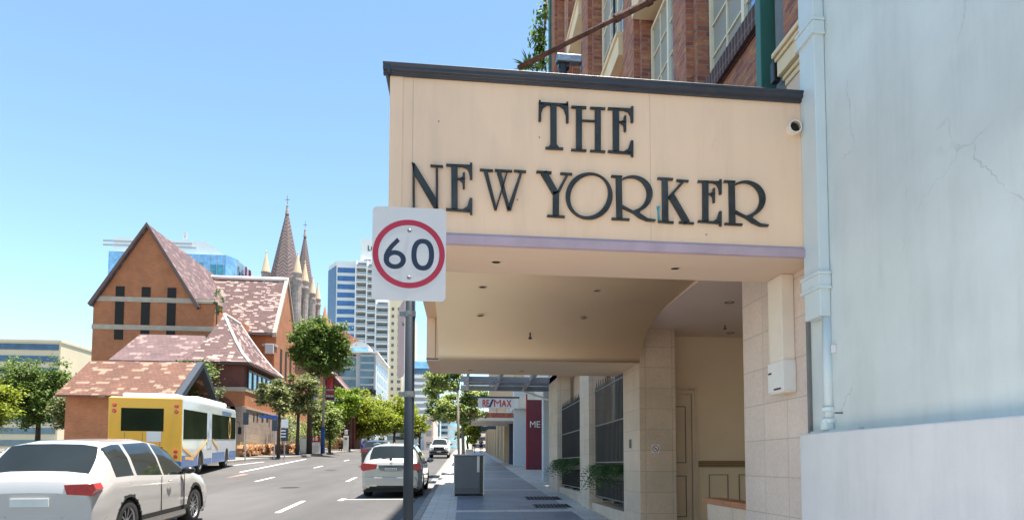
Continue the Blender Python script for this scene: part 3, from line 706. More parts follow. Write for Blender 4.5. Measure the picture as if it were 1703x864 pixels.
# iron grilles in the two bays
def grille(y0, y1, zr, label):
    g = thing('iron_grille', label, 'iron grille', (3.05, (y0 + y1) / 2, zr[0]), group='spiked iron grilles between the stone pillars')
    m = MB(); n = int((y1 - y0) / .115)
    for k in range(n + 1):
        y = y0 + (y1 - y0) * k / n
        if k % 2 == 0: top = zr[3] + .22
        else: top = zr[3] + .12
        m.tube([(3.05, y, zr[0] - .03), (3.05, y, top - .06), (3.05, y, top)], [.010, .010, .002], 5)
    m.build('bars', 'iron', g)
    for z in zr:
        MB().box(3.035, 3.065, y0 - .03, y1 + .03, z - .014, z + .014).build('rail', 'ironrail', g, bevel=.003)
    m = MB()
    for k in range(4):
        y = y0 + .2 + (y1 - y0 - .4) * k / 3; m.box(3.03, 3.2, y - .02, y + .02, zr[0] - .07, zr[0] - .03)
    m.build('foot_bracket', 'iron', g)
    MB().box(3.09, 3.10, y0, y1, zr[0], zr[2] - .02).build('mesh_screen', 'screen', g)
    return g
grille(11.85, 15.5, (.88, 1.64, 2.47, 3.27), 'black spiked iron grille between the two nearest stone pillars')
grille(16.4, 21.4, (.98, 1.78, 2.5, 3.27), 'black spiked iron grille farther from the camera, ending at the last stone pillar')
M['fern'] = foliage('fern_leaves', (.05, .10, .03), (.20, .30, .11), .3)
def fern(y0, y1, z, label):
    g = thing('hanging_fern', label, 'fern', (2.97, (y0 + y1) / 2, z - .2), group='ferns growing through the iron grilles')
    m = MB()
    for k in range(int((y1 - y0) * 38)):
        y = random.uniform(y0, y1); a = random.uniform(0, 6.28); p = Vector((3.0, y, z + random.uniform(-.05, .12)))
        d = Vector((-abs(math.cos(a)) - .3, math.sin(a) * .8, .5)).normalized(); l = random.uniform(.3, .62)
        for i in range(9):
            t = i / 9; q = p + d * l * t + Vector((0, 0, -1.25 * l * t * t)); w = d.cross(Vector((0, 0, 1))).normalized()
            s = .07 * (1 - t * .6)
            for sg in (-1, 1):
                tip = q + w * sg * s + d * .02 - Vector((0, 0, .015)); m.add([q, q + d * .035, tip + d * .012, tip], [(0, 1, 2, 3)])
    m.build('fronds', 'fern', g, recalc=False)
    MB().box(3.0, 3.045, y0 + .1, y1 - .1, z - .16, z - .04).build('planter', 'screen', g)
    return g
fern(12.0, 15.0, 1.45, 'bushy green fern spilling through the nearest iron grille')
fern(16.6, 20.8, 1.62, 'bushy green fern spilling through the iron grille farther away')
# no smoking sign
ns = thing('no_smoking_sign', 'small square no smoking sign on the shaded stone pillar', 'sign', (3.165, 10.65, 1.86))
MB().box(3.10, 3.232, 10.650, 10.657, 1.79, 1.925).build('plate', 'white', ns)
m = MB(); n = 28
for i in range(n):
    a, b = 2 * math.pi * i / n, 2 * math.pi * (i + 1) / n; c = Vector((3.166, 10.6485, 1.857))
    f = lambda t, r: c + Vector((math.cos(t) * r, 0, math.sin(t) * r))
    m.add([f(a, .045), f(b, .045), f(b, .056), f(a, .056)], [(0, 1, 2, 3)])
m.add([(3.13, 10.648, 1.886), (3.137, 10.648, 1.893), (3.203, 10.648, 1.828), (3.196, 10.648, 1.821)], [(0, 1, 2, 3)])
m.build('ring', paint('dark_sign_red', (.22, .03, .03), .5), ns, recalc=False)
MB().box(3.14, 3.19, 10.6475, 10.649, 1.845, 1.857).build('cigarette', 'iron', ns)

# climbing plants beyond the far green post
M['vine'] = foliage('vine_leaves', (.06, .14, .02), (.30, .40, .06), .4)
vn = thing('climbing_vine', 'leafy green vine hanging beside the far green post of the brick building', 'vine', (2.8, 23, 13.5))
m = MB()
for (px, py, r, n) in ((900, 50, .14, 90), (903, 25, .10, 70), (907, 5, .10, 60), (896, 66, .16, 90), (899, 80, .12, 120), (901, 97, .12, 140), (898, 112, .2, 120), (890, 60, .08, 20)):
    c = atY(px, py, 23.2)
    for k in range(n):
        p = c + Vector((random.gauss(0, r), random.gauss(0, r), random.gauss(0, r))); s = random.uniform(.06, .14)
        a = Vector([random.gauss(0, 1) for _ in range(3)]).normalized(); b = a.orthogonal().normalized()
        m.add([p, p + a * s + b * s * .5, p + a * s * 2, p + a * s - b * s * .5], [(0, 1, 2, 3)])
m.build('leaves', 'vine', vn, recalc=False)
m = MB(); m.tube([atY(897, 115, 23.2), atY(905, 60, 23.2), atY(908, 0, 23.2), atY(910, -60, 23.2)], .04, 6)
m.build('stem', 'timber', vn)
yu = thing('spiky_plant', 'spiky yucca like plant on the ledge beside the rusty tie rod', 'plant', (2.0, 22, 13.2))
m = MB(); c = atY(880, 112, 22.5)
for k in range(60):
    a = random.uniform(0, 6.28); e_ = random.uniform(.1, 1.2); d = Vector((math.cos(a) * math.cos(e_), math.sin(a) * math.cos(e_), math.sin(e_))); l = random.uniform(.35, .75)
    w = d.cross(Vector((0, 0, 1))).normalized() * .02
    m.add([c - w, c + w, c + d * l * .6 + w - Vector((0, 0, .02)), c + d * l - Vector((0, 0, .12)), c + d * l * .6 - w - Vector((0, 0, .02))], [(0, 1, 2, 3, 4)])
m.build('blades', 'vine', yu, recalc=False)
cc = atY(880, 125, 22.5); MB().box(1.2, 3.0, 22.42, 23.6, cc.z - .9, cc.z + .02).build('planter_box', 'cream', yu)

# ------------------------------------------------------------------ speed sign
sx = .45 / 580; SY = 4.10; c0 = atY(680.5, 422, SY)
def sp(x, y): return (c0.x + (x - 345) * sx, c0.z - (y - 428) * sx)
sg = thing('speed_sign', 'speed limit sign reading 60 in a red ring on a grey steel pole', 'speed sign', (c0.x, SY, gz(c0.x, SY)))
hw, hh, rr = 290 * sx, 378 * sx, .03
pts = []
for cxs, czs, a0 in ((1, 1, 0), (-1, 1, 90), (-1, -1, 180), (1, -1, 270)):
    for k in range(6):
        t = R(a0 + 18 * k); pts.append((c0.x + cxs * (hw - rr) + math.cos(t) * rr, SY, c0.z + czs * (hh - rr) + math.sin(t) * rr))
MB().prism(pts, (0, .0025, 0)).build('plate', 'signface', sg)
def ringmb(cx, cy, ro, ri, dy, n=56, pw=2.0):
    m = MB(); P = []
    for i in range(n):
        t = 2 * math.pi * i / n; c, s_ = math.cos(t), math.sin(t)
        k = (abs(c) ** pw + abs(s_) ** pw) ** (-1 / pw)
        for rx, ry in (ro, ri):
            x, z = sp(cx + rx * c * k, cy + ry * s_ * k); P.append((x, SY - dy, z))
    m.add(P, [(2 * i, 2 * ((i + 1) % n), 2 * ((i + 1) % n) + 1, 2 * i + 1) for i in range(n)]); return m
ringmb(343, 428, (284, 278), (240, 233), .0008).build('red_ring', 'signred', sg, recalc=False)
d0 = ringmb(452, 430, (90, 129), (49, 90), .0008, pw=2.3)
d6 = ringmb(233, 478, (87, 76), (46, 38), .0008)
P = [(146, 478), (148, 440), (165, 402), (192, 362), (250, 300), (271, 328), (224, 378), (204, 408), (190, 440), (188, 478)]
d6.add([(sp(*p)[0], SY - .0011, sp(*p)[1]) for p in P], [(0, 1, 8, 9), (1, 2, 7, 8), (2, 3, 6, 7), (3, 4, 5, 6)])
d0.build('digit', 'signnavy', sg, recalc=False); d6.build('digit', 'signnavy', sg, recalc=False)
for by in (240, 620):
    x, z = sp(344, by); MB().lathe((x, SY - .001, z), [(.012, 0), (.012, -.003), (.007, -.006), (.001, -.006)], 14, 'Y').build('bolt', 'ironrail', sg)
px_ = atY(682, 560, SY + .04).x
MB().tube([(px_, SY + .035, gz(px_, SY) - .1), (px_, SY + .035, c0.z + hh - .01)], 0.0305, 20).build('pole', 'pole', sg, smooth=True)
for py in (520, 654):
    z = atY(682, py, SY).z; m = MB().lathe((px_, SY + .035, z), [(.0315, -.018), (.0345, -.018), (.0345, .018), (.0315, .018)], 20)
    m.box(px_ - .011, px_ + .011, SY - .018, SY + .006, z - .011, z + .011); m.box(px_ - .065, px_ - .03, SY + .03, SY + .036, z - .014, z + .014); m.build('clamp', 'ironrail', sg)
MB().tube([(px_ - .045, SY - .0, atY(0, 520, SY).z), (px_ - .045, SY + .07, atY(0, 520, SY).z)], .006, 6).build('clamp_bolt', 'ironrail', sg)
# side-on sign on the same pole
s2 = thing('parking_sign', 'faded pinkish parking sign seen almost edge on behind the pole of the speed sign', 'parking sign', (px_ - .07, SY + .1, 2.2))
a = atY(673.5, 505, SY + .03); q0 = atY(663, 505, SY + .33); zt = a.z + .035; zb = atY(674, 612, SY + .03).z
dx_ = (q0 - a); dx_.z = 0
def s2p(u, z): return (a.x + dx_.x * u, a.y + dx_.y * u, z)
pl = [s2p(0, zb - .03), s2p(.12, zb - .045), s2p(.9, zb - .03), s2p(1, zb), s2p(1, zt - .05), s2p(.85, zt), s2p(0.08, zt + .0), s2p(0, zt - .02)]
MB().prism(pl, (-.003, .0005, 0)).build('plate', paint('faded_sign', (.50, .31, .29), .5, .15, 8), s2)
m = MB()
for u, z in ((.5, zt - .10), (.5, (zt + zb) / 2 - .04), (.5, zb + .06)):
    p = Vector(s2p(u, z)); m.lathe(p + Vector((.004, 0, 0)), [(.012, -.004), (.012, .006), (.001, .006)], 10, 'X')
m.build('bolt', 'iron', s2)

# ------------------------------------------------------------------ street bin
bn = thing('street_bin', 'grey metal street bin enclosure with a light handle standing on the near footpath', 'bin', (.15, 18.9, gz(0, 18.9)))
zb = gz(0, 18.85); bh = 1.17; X0, X1 = -.26, .60; Y0, Y1 = 18.85, 19.6
MB().box(X0 + .01, X1 - .12, Y0, Y0 + .02, zb + .08, zb + bh - .04).build('front_panel', 'binmetal', bn, bevel=.005)
MB().box(X1 - .115, X1 - .01, Y0 + .002, Y0 + .022, zb + .08, zb + bh - .04).build('side_strip', 'blackgloss', bn)
MB().box(X0 + .02, X1 - .02, Y0 + .025, Y1 - .02, zb + .06, zb + bh - .035).build('body', 'binmetal', bn)
m = MB()
for x in (X0, X1 - .03):
    m.box(x, x + .03, Y0 - .004, Y0 + .03, zb + .03, zb + bh - .03); m.box(x, x + .03, Y1 - .03, Y1, zb + .03, zb + bh - .03)
m.build('corner_post', 'bintop', bn)
MB().box(X0 - .02, X1 + .02, Y0 - .03, Y1 + .02, zb + bh - .03, zb + bh + .01).build('lid', 'bintop', bn, bevel=.01)
MB().box(X1 - .20, X1 - .125, Y0 - .03, Y0 - .002, zb + bh - .50, zb + bh - .05).build('handle', 'conduit', bn, bevel=.012)
MB().box(X0 + .04, X1 - .04, Y0 + .02, Y1 - .05, zb, zb + .06).build('base', 'black', bn)
m = MB()
for k in range(3): m.box(X0 + .03, X1 - .13, Y0 - .004, Y0 + .001, zb + .14 + k * .035, zb + .147 + k * .035)
m.build('vent_slot', 'iron', bn)
b2 = thing('street_bin', 'small pale grey bin behind the larger street bin', 'bin', (.35, 33, gz(.3, 33)))
z2 = gz(.3, 33); MB().box(.13, .52, 33, 33.4, z2 + .05, z2 + 1.05).build('body', 'hazy', b2, bevel=.03)
MB().box(.11, .54, 32.98, 33.42, z2 + 1.05, z2 + 1.12).build('lid', 'bintop', b2, bevel=.02); MB().box(.16, .49, 33.03, 33.37, z2, z2 + .05).build('base', 'black', b2)

# ------------------------------------------------------------------ right side farther up: shops, awnings, signs
M['tan'] = paint('tan_render', (.60, .45, .28), .7, .08, 1, .05, stain=.1)
M['cream3'] = paint('pale_shop_render', (.66, .60, .52), .7, .06, 1, .05)
M['powder'] = paint('powder_blue', (.56, .59, .63), .6, .06, 1, .04)
M['navy'] = paint('navy_panel', (.04, .055, .10), .5, .1, 2)
M['burg'] = paint('burgundy_panel', (.15, .015, .03), .45, .1, 2)
sh = thing('shop_building', 'pale shop building, its unseen top raised to shade the footpath, just past the brick hotel, behind the powder blue column', 'building', (3.6, 30, gz(3, 30)))
bx('wall', 'cream3', sh, 4.25, 14, 22.8, 46, .3, 17.6); bx('parapet', 'cream3', sh, 3.62, 14.1, 22.8, 46, 17.6, 18.2, .02)  # unseen upper wall and parapet added to keep the footpath in shade
for y in (27.2, 31, 38.6, 43): w = bx('shopfront', 'screen', sh, 4.20, 4.248, y - 1.2, y + 1.4, gz(3, y) + .3, gz(3, y) + 2.8, .01)
bx('column', 'powder', sh, 3.05, 3.55, 25.1, 25.6, .6, 4.9, .01)
bx('column', 'cream3', sh, 3.42, 4.24, 23.2, 23.7, .6, 5.2, .01)
bx('column', 'powder', sh, 3.05, 4.24, 39.9, 40.5, 1.0, 6.2, .01)
bx('column', 'navy', sh, 3.0, 4.24, 43.2, 43.8, 1.0, 6.0, .01)
bx('lintel', 'cream3', sh, 3.0, 4.24, 39, 45.5, 4.9, 5.7, .01)
bs = thing('burgundy_sign', 'tall burgundy sign panel with white letters ME, partly behind the powder blue column', 'sign', (3.7, 35.2, gz(3.5, 35.2)))
p0 = atY(877, 780, 35.1); p1 = atY(877, 664, 35.1)
bx('panel', 'burg', bs, p0.x, p0.x + .82, 35.1, 35.2, gz(3.5, 35.1), p1.z, .01)
bx('panel_edge', M['signred'], bs, p0.x - .07, p0.x - .003, 35.09, 35.22, gz(3.5, 35.1), p1.z + .35)
for ch, u0, u1 in (('M', 881.5, 890.5), ('E', 892.5, 898.5)):
    t = text_mb(ch, 1, extrude=.01); xs = [v.x for v in t.v]; zz = [v.z for v in t.v]; ua, ub = atY(u0, 705, 35.08), atY(u1, 700.5, 35.08); ub.z = atY(u0, 699.5, 35.08).z; ua.z = atY(u0, 710, 35.08).z
    t.v = [Vector((ua.x + (v.x - min(xs)) / (max(xs) - min(xs)) * (ub.x - ua.x), 35.08 + v.y, ua.z + (v.z - min(zz)) / (max(zz) - min(zz)) * (ub.z - ua.z))) for v in t.v]; t.build('letter', 'white', bs)
t2 = thing('tan_building', 'row of tan pillars of the building farther up the right footpath', 'building', (3.6, 60, gz(3, 60)))
bx('wall', 'tan', t2, 3.5, 14, 46.01, 92, 1.0, 21);  # wall carried up out of view to shade the footpath
for k in range(9):
    y = 46.3 + k * 4.7; bx('pillar', 'tan', t2, 2.85, 3.6, y, y + 1.3, gz(3, y) - .2, gz(3, y) + 3.6, .02)
    if k < 8: bx('shop_window', 'screen', t2, 3.44, 3.498, y + 1.6, y + 4.3, gz(3, y) + .4, gz(3, y) + 2.9)
# glazed steel awning
aw = thing('glass_awning', 'grey steel framed glass awning above the footpath just past the cream canopy', 'awning', (1.6, 22, 4.4))
za = 4.36
m = MB()
for x in (.10, 1.15, 2.2, 3.2): m.box(x, x + .09, 19.9, 24.9, za, za + .16)
m.build('rafter', 'awnsteel', aw, bevel=.005)
m = MB()
for y in (19.85, 22.1, 24.7): m.box(-.1, 3.55, y, y + .12, za - .02 + .0, za + .17)
m.build('purlin', 'awnsteel', aw, bevel=.005)
bx('glass_roof', glass('awning_glass', (.30, .40, .50), .1, .3), aw, .0, 3.5, 22.25, 24.65, za + .172, za + .185)
bx('louvre_panel', 'awnsteel', aw, .1, 3.5, 20.0, 21.4, za + .173, za + .19)
s_ = MB().tube([atY(868, 650, 24.2), atY(915, 665, 23.3)], .045, 8); s_.build('strut', 'white', aw)
rx = thing('agency_sign', 'white hanging sign with red RE/MAX lettering below the awning', 'sign', (1.58, 30, 4.15))
A_ = atY(795, 661, 30); B_ = atY(862, 678.5, 30)
bx('board', 'white', rx, A_.x, B_.x, 30.0, 30.12, B_.z, A_.z, .01); bx('top_rail', 'navy', rx, A_.x - .3, B_.x + .05, 29.97, 30.15, A_.z + .005, A_.z + .07)
RED = paint('sign_letter_red', (.50, .02, .03), .4); NVY = paint('sign_letter_navy', (.015, .02, .14), .4)
def fit(body, x0, x1, z0, z1, y, mat, parent, weight=.012, shear=0):
    t = text_mb(body, 1, extrude=.006, weight=weight * 1.5, shear=shear); xs = [v.x for v in t.v]; zz = [v.z for v in t.v]
    kx_, kz_ = (x1 - x0) / (max(xs) - min(xs)), (z1 - z0) / (max(zz) - min(zz)); mx, mz = min(xs), min(zz)
    t.v = [Vector((x0 + (v.x - mx) * kx_, y + v.y, z0 + (v.z - mz) * kz_)) for v in t.v]; return t.build('lettering', mat, parent)
X_ = lambda p: atY(p, 670, 30).x
zt_, zb_ = atY(800, 664, 30).z, atY(800, 675.5, 30).z
fit('RE', X_(802.5), X_(813.5), zb_, zt_, 29.985, RED, rx); fit('/', X_(812.5), X_(821.5), zb_ - .02, zt_ + .02, 29.984, NVY, rx, .02)
fit('M', X_(821.5), X_(833.2), zb_, zt_, 29.985, RED, rx, 0); fit('A', X_(834.2), X_(842), zb_, zt_, 29.983, RED, rx); fit('X', X_(842.3), X_(850.5), zb_, zt_, 29.985, RED, rx)
MB().box(A_.x + .25, A_.x + .27, 30.03, 30.06, B_.z - .3, B_.z).box(A_.x + .85, A_.x + .87, 30.03, 30.06, B_.z - .3, B_.z).build('hanger', 'iron', rx)
s3 = thing('shop_awning', 'far flat awning with a reddish striped edge below the red lettered sign', 'awning', (1.4, 42, 4.6))
A_ = atY(768, 684, 40); B_ = atY(846, 694, 40)
bx('edge', paint('red_striped_edge', (.38, .09, .05), .6, .5, 8, stain=.4, scol=(.7, .5, .1)), s3, A_.x, 3.2, 40, 40.1, B_.z + .0, A_.z - .05)
bx('top_trim', 'white', s3, A_.x - .03, 3.2, 39.96, 46, A_.z - .048, A_.z + .02); bx('soffit', 'cream3', s3, A_.x, 3.2, 40.12, 46, B_.z - .16, B_.z)
bx('front_band', 'cream3', s3, A_.x, 3.2, 39.99, 40.118, B_.z - .18, B_.z - .004)
s4 = thing('hanging_sign', 'small navy sign hanging under the far awning', 'sign', (1.9, 50, 4.3))
A_ = atY(801, 699, 50); B_ = atY(825, 713, 50)
bx('board', 'navy', s4, A_.x, B_.x, 50, 50.08, B_.z, A_.z, .01); bx('emblem', 'white', s4, A_.x + .1, A_.x + .42, 49.985, 49.998, B_.z + .2, A_.z - .12)
bx('hanger', 'iron', s4, A_.x + .3, A_.x + .33, 50.03, 50.06, A_.z, A_.z + .3)

# ------------------------------------------------------------------ vehicles
CAR = {}
M['carsilver'] = paint('silver_car_paint', (.46, .44, .40), .32, .03, 1, 0, metal=.35, coat=.8)
M['carwhite'] = paint('pearl_car_paint', (.50, .48, .46), .3, .03, 1, 0, metal=.15, coat=.9)
M['cardark'] = paint('dark_red_brown_car_paint', (.035, .025, .03), .25, .1, 1, 0, metal=.2, coat=.9)
M['carblue'] = paint('blue_car_paint', (.01, .07, .33), .3, .05, 1, 0, metal=.3, coat=.9)
M['utewhite'] = paint('white_ute_paint', (.72, .72, .71), .35, .04, 2, 0, coat=.5)
M['carglass'] = glass('car_glass', (.018, .022, .022), .04, .0); M['carglass'].node_tree.nodes['Principled BSDF'].inputs['Specular IOR Level'].default_value = .4
M['taillight'] = paint('tail_light_red', (.50, .01, .012), .15, .3, 14, 0, coat=1)
M['rim'] = paint('alloy_rim', (.42, .42, .43), .3, .1, 5, 0, metal=.8)
M['chrome'] = paint('chrome', (.6, .6, .6), .15, .05, 3, 0, metal=1)
M['plate'] = paint('number_plate', (.70, .70, .66), .5)
M['headlamp'] = glass('headlamp_glass', (.55, .58, .6), .08, .4)
def lerpt(tab, x):
    if x <= tab[0][0]: return tab[0][1]
    for (a, va), (b, vb) in zip(tab[:-1], tab[1:]):
        if x <= b:
            t = (x - a) / (b - a); return va + (vb - va) * t
    return tab[-1][1]
def wheel(parent, x, y, r, w, side, spokes=10):
    wh = bpy.data.objects.new('wheel', None); COL.objects.link(wh); wh.parent = parent; wh.location = (x, y, r)
    m = MB().lathe((0, 0, 0), [(r * .66, -w / 2), (r * .9, -w / 2), (r * .98, -w * .4), (r, -w * .25), (r, w * .25), (r * .98, w * .4), (r * .9, w / 2), (r * .66, w / 2)], 36, 'X')
    m.build('tyre', 'black', wh, smooth=True, local=True)
    s = side; m = MB().lathe((0, 0, 0), [(r * .66, s * w * .46), (r * .62, s * w * .36), (r * .60, s * w * .1), (r*.60, -s * w * .4)], 36, 'X')
    m.lathe((0, 0, 0), [(.001, s * w * .36), (r * .13, s * w * .36), (r * .15, s * w * .2)], 16, 'X')
    for k in range(spokes):
        a = 2 * math.pi * k / spokes; c, n_ = Vector((0, math.cos(a), math.sin(a))), Vector((0, -math.sin(a), math.cos(a)))
        p = [c * r * .1 - n_ * r * .035, c * r * .64 - n_ * r * .05, c * r * .64 + n_ * r * .05, c * r * .1 + n_ * r * .035]
        m.prism([q + Vector((s * w * .30, 0, 0)) for q in p], (s * w * .07, 0, 0))
    m.build('rim', 'rim', wh, local=True)
    MB().lathe((0, 0, 0), [(.001, s * w * .05), (r * .60, s * w * .05)], 24, 'X').build('brake_disc', 'void', wh, local=True)
    return wh
def car(label, cat, loc, rz, paintm, L, Wd, H, top, belt, wheelr, axles, glassy, group, sections, name='parked_car', heading=1, gclear=.2, plan=None, rearwin=None, windscreen=None, pillars=(), handle=True, spokes=10, wheel_w=.23):
    """lofted car: y forwards. top / belt: height tables along y; glassy=(y0,y1) side glass range"""
    c = thing(name, label, cat, (loc[0], loc[1], gz(loc[0], loc[1], -.142)), (math.atan(S) * heading, 0, rz), group)
    hw = Wd / 2; ny = int(L / .035); yv = [-L / 2 + L * i / ny for i in range(ny + 1)]
    def wplan(y):
        e = min(y + L / 2, L / 2 - y); k = 1 - .13 * (1 - min(1, e / .55)) ** 2.2
        return hw * k
    nsec = 30
    def section(y):
        w = wplan(y); t = lerpt(top, y); b = min(lerpt(belt, y), t - .04); e = min(y + L / 2, L / 2 - y)
        lo = gclear + .10 * (1 - min(1, e / .35)) ** 2
        roofin = (t - b) * .36 + .02
        ctrl = [(w * .90, lo), (w * .975, lo + .06), (w * .995, lo + .22), (w * 1.0, (lo + b) * .5 + .06), (w * .985, b - .10), (w * .95, b), (w * .95 - roofin * .5, b + (t - b) * .52), (w * .95 - roofin - .02, t - .055), (w * .95 - roofin - .12, t - .012), (w * .42, t + .018), (0, t + .025)]
        out = []; m_ = len(ctrl) - 1
        for i in range(nsec + 1):
            u = i / nsec * m_; k = min(int(u), m_ - 1); f = u - k; f = f * f * (3 - 2 * f) * .35 + f * .65
            a, d = ctrl[k], ctrl[k + 1]; out.append((a[0] + (d[0] - a[0]) * f, a[1] + (d[1] - a[1]) * f))
        return out
    secs = [section(y) for y in yv]
    kb = int(nsec * 5 / 10); kr = int(nsec * 7.4 / 10)
    parts = {}
    def put(key, quadv): parts.setdefault(key, MB()).add(quadv, [(0, 1, 2, 3)])
    for j in range(ny):
        yc = (yv[j] + yv[j + 1]) / 2
        for i in range(nsec):
            a, b, c_, d = secs[j][i], secs[j][i + 1], secs[j + 1][i + 1], secs[j + 1][i]
            zc = (a[1] + b[1] + c_[1] + d[1]) / 4; xc = (a[0] + b[0] + c_[0] + d[0]) / 4
            if any((yc - ax) ** 2 + (zc - wheelr) ** 2 < (wheelr + .055) ** 2 for ax in axles) and i < kb + 1: continue
            key = 'body'; tt = lerpt(top, yc); bb_ = lerpt(belt, yc)
            if kb <= i < kr and glassy[0] < yc < glassy[1] and tt - bb_ > .18 and not any(p0 < yc < p1 for p0, p1 in pillars): key = 'side_window'
            slope = (lerpt(top, yc + .02) - lerpt(top, yc - .02)) / .04
            if windscreen and windscreen[0] < yc < windscreen[1] and i >= kr + 1: key = 'windscreen'
            if rearwin and rearwin[0] < yc < rearwin[1] and i >= kr + 1: key = 'rear_window'
            for s in (1, -1):
                put((key, s) if key == 'side_window' else key, [(s * a[0], yv[j], a[1]), (s * b[0], yv[j], b[1]), (s * c_[0], yv[j + 1], c_[1]), (s * d[0], yv[j + 1], d[1])])
    for sec, y in ((secs[0], yv[0]), (secs[-1], yv[-1])):
        P = [(x, y, z) for x, z in sec] + [(-x, y, z) for x, z in sec[::-1][1:]]
        parts['body'].add(P, [list(range(len(P)))])
    for k, mb_ in parts.items():
        o = mb_.build(k if isinstance(k, str) else k[0], paintm if k == 'body' else 'carglass', c, local=True)
        bm = bmesh.new(); bm.from_mesh(o.data); bmesh.ops.remove_doubles(bm, verts=bm.verts, dist=.0005); bmesh.ops.recalc_face_normals(bm, faces=bm.faces); bm.to_mesh(o.data); bm.free()
        for p in o.data.polygons: p.use_smooth = len(p.vertices) < 5
    # underbody, arch liners
    MB().box(-hw * .86, hw * .86, -L / 2 + .12, L / 2 - .12, gclear - .02, gclear + .28).build('underbody', 'black', c, local=True)
    for ax in axles:
        for s in (1, -1):
            wheel(c, s * (hw - wheel_w * .5 - .015), ax, wheelr, wheel_w, s, spokes)
            m = MB(); n = 18; r0, r1 = wheelr + .035, wheelr + .095
            for k in range(n):
                a0, a1 = math.pi * (k / n * 1.1 - .05), math.pi * ((k + 1) / n * 1.1 - .05)
                f = lambda a, r, x: (x, ax + math.cos(a) * r, wheelr + math.sin(a) * r)
                X_ = s * (hw * 1.002); Xi = s * (hw - .30)
                m.add([f(a0, r0, X_), f(a1, r0, X_), f(a1, r1, X_ - s * .01), f(a0, r1, X_ - s * .01)], [(0, 1, 2, 3)])
                m.add([f(a0, r0, X_), f(a1, r0, X_), f(a1, r0, Xi), f(a0, r0, Xi)], [(0, 1, 2, 3)])
            m.build('wheel_arch', 'black', c, local=True, recalc=False)
    return c
def mirror(c, x, y, z, s, mat):
    m = MB(); n = 10; vs = []
    m.lathe((x, y, z), [(.001, -.09), (.05, -.085), (.085, -.05), (.095, 0), (.09, .05), (.05, .07), (.001, .075)], 14, 'Y')
    m.v = [Vector((x + (v.x - x) * 1.25, v.y, z + (v.z - z) * .78)) for v in m.v]
    m.tube([(x - s * .16, y + .02, z - .05), (x, y + .02, z - .02)], .025, 6)
    m.build('mirror', mat, c, smooth=True, local=True)
# silver hatch ahead of us
Lh = 4.36
topt = [(-2.18, .86), (-2.14, 1.03), (-2.02, 1.12), (-1.72, 1.50), (-1.5, 1.545), (-.6, 1.58), (.2, 1.56), (.65, 1.46), (1.28, 1.06), (1.9, .88), (2.18, .68)]
belt = [(-2.18, .84), (-1.9, 1.04), (-1.2, 1.03), (1.2, .96), (2.18, .7)]
sil = car('silver hatchback parked at the near kerb, rear with red tail lights towards the camera', 'car', (-2.10, 19.95 + Lh / 2), 0.0, 'carsilver', Lh, 1.80, 1.56, topt, belt, .325, (-1.30, 1.40), (-1.75, 1.1), 'cars parked along the near kerb', None, rearwin=(-2.0, -1.70), windscreen=(.70, 1.25), pillars=((-1.15, -1.05), (.0, .07)))
yb = -Lh / 2
for s in (1, -1):
    m = MB().prism([(s * .40, yb - .02, 1.0), (s * .44, yb - .02, .86), (s * .82, yb - .02, .80), (s * .875, yb - .02, .86), (s * .865, yb - .02, 1.0), (s * .80, yb - .02, 1.03)], (0, .24, 0)); m.build('tail_light', 'taillight', sil, local=True, bevel=.01)
    MB().box(s * .52 - .12, s * .52 + .12, yb - .045, yb + .02, .35, .39).build('exhaust_trim', 'chrome', sil, local=True)
    mirror(sil, s * 1.0, .75, 1.02, s, 'carsilver')
MB().prism([(-.72, yb - .03, .62), (.72, yb - .03, .62), (.80, yb - .02, .45), (.66, yb - .03, .30), (-.66, yb - .03, .30), (-.80, yb - .02, .45)], (0, .1, 0)).build('bumper', 'carsilver', sil, local=True, bevel=.03)
MB().box(-.62, .62, yb - .036, yb, .30, .37).build('lower_bumper', 'black', sil, local=True)
MB().box(-.36, .36, yb - .012, yb + .02, .84, .97).prism([(-.38, yb - .012, .97), (.38, yb - .012, .97), (.30, yb - .012, .80), (-.30, yb - .012, .80)], (0, .01, 0)).build('tailgate_recess', paint('shaded_trim', (.28, .27, .26), .4), sil, local=True)
pl_ = MB().box(-.20, .20, yb - .03, yb - .013, .80, .91).build('number_plate', 'blackgloss', sil, local=True)
m = MB().box(-.185, .185, yb - .034, yb - .031, .815, .895); m.build('plate_face', 'plate', pl_, local=True); m = MB()
for k in range(6): xx = -.155 + k * .055; m.box(xx, xx + .012, yb - .036, yb - .0345, .83, .88); m.box(xx + .014, xx + .034, yb - .036, yb - .0345, .83 + .02 * (k % 2), .845 + .02 * (k % 2))
m.build('plate_marks', 'signnavy', pl_, local=True)
m = MB().tube([(-.05, yb + .15, 1.17), (-.28, yb + .17, 1.19)], .012, 5); m.lathe((-.02, yb + .12, 1.15), [(.001, -.03), (.035, -.03), (.035, .03)], 10, 'Y'); m.build('wiper', 'black', sil, local=True)
MB().lathe((0, yb - .02, 1.02), [(.001, -.02), (.04, -.02), (.045, 0)], 14, 'Y').build('badge', 'chrome', sil, local=True)
# shark aerial
MB().prism([(0, -1.45, 1.57), (0, -1.25, 1.59), (0, -1.42, 1.63)], (.02, 0, 0)).build('aerial', 'carsilver', sil, local=True)
m = MB()
for s in (1, -1): m.tube([(s * .62, -1.3, 1.575), (s * .63, -.3, 1.61), (s * .62, .5, 1.56)], .014, 6)
m.build('roof_rail', 'chrome', sil, local=True)

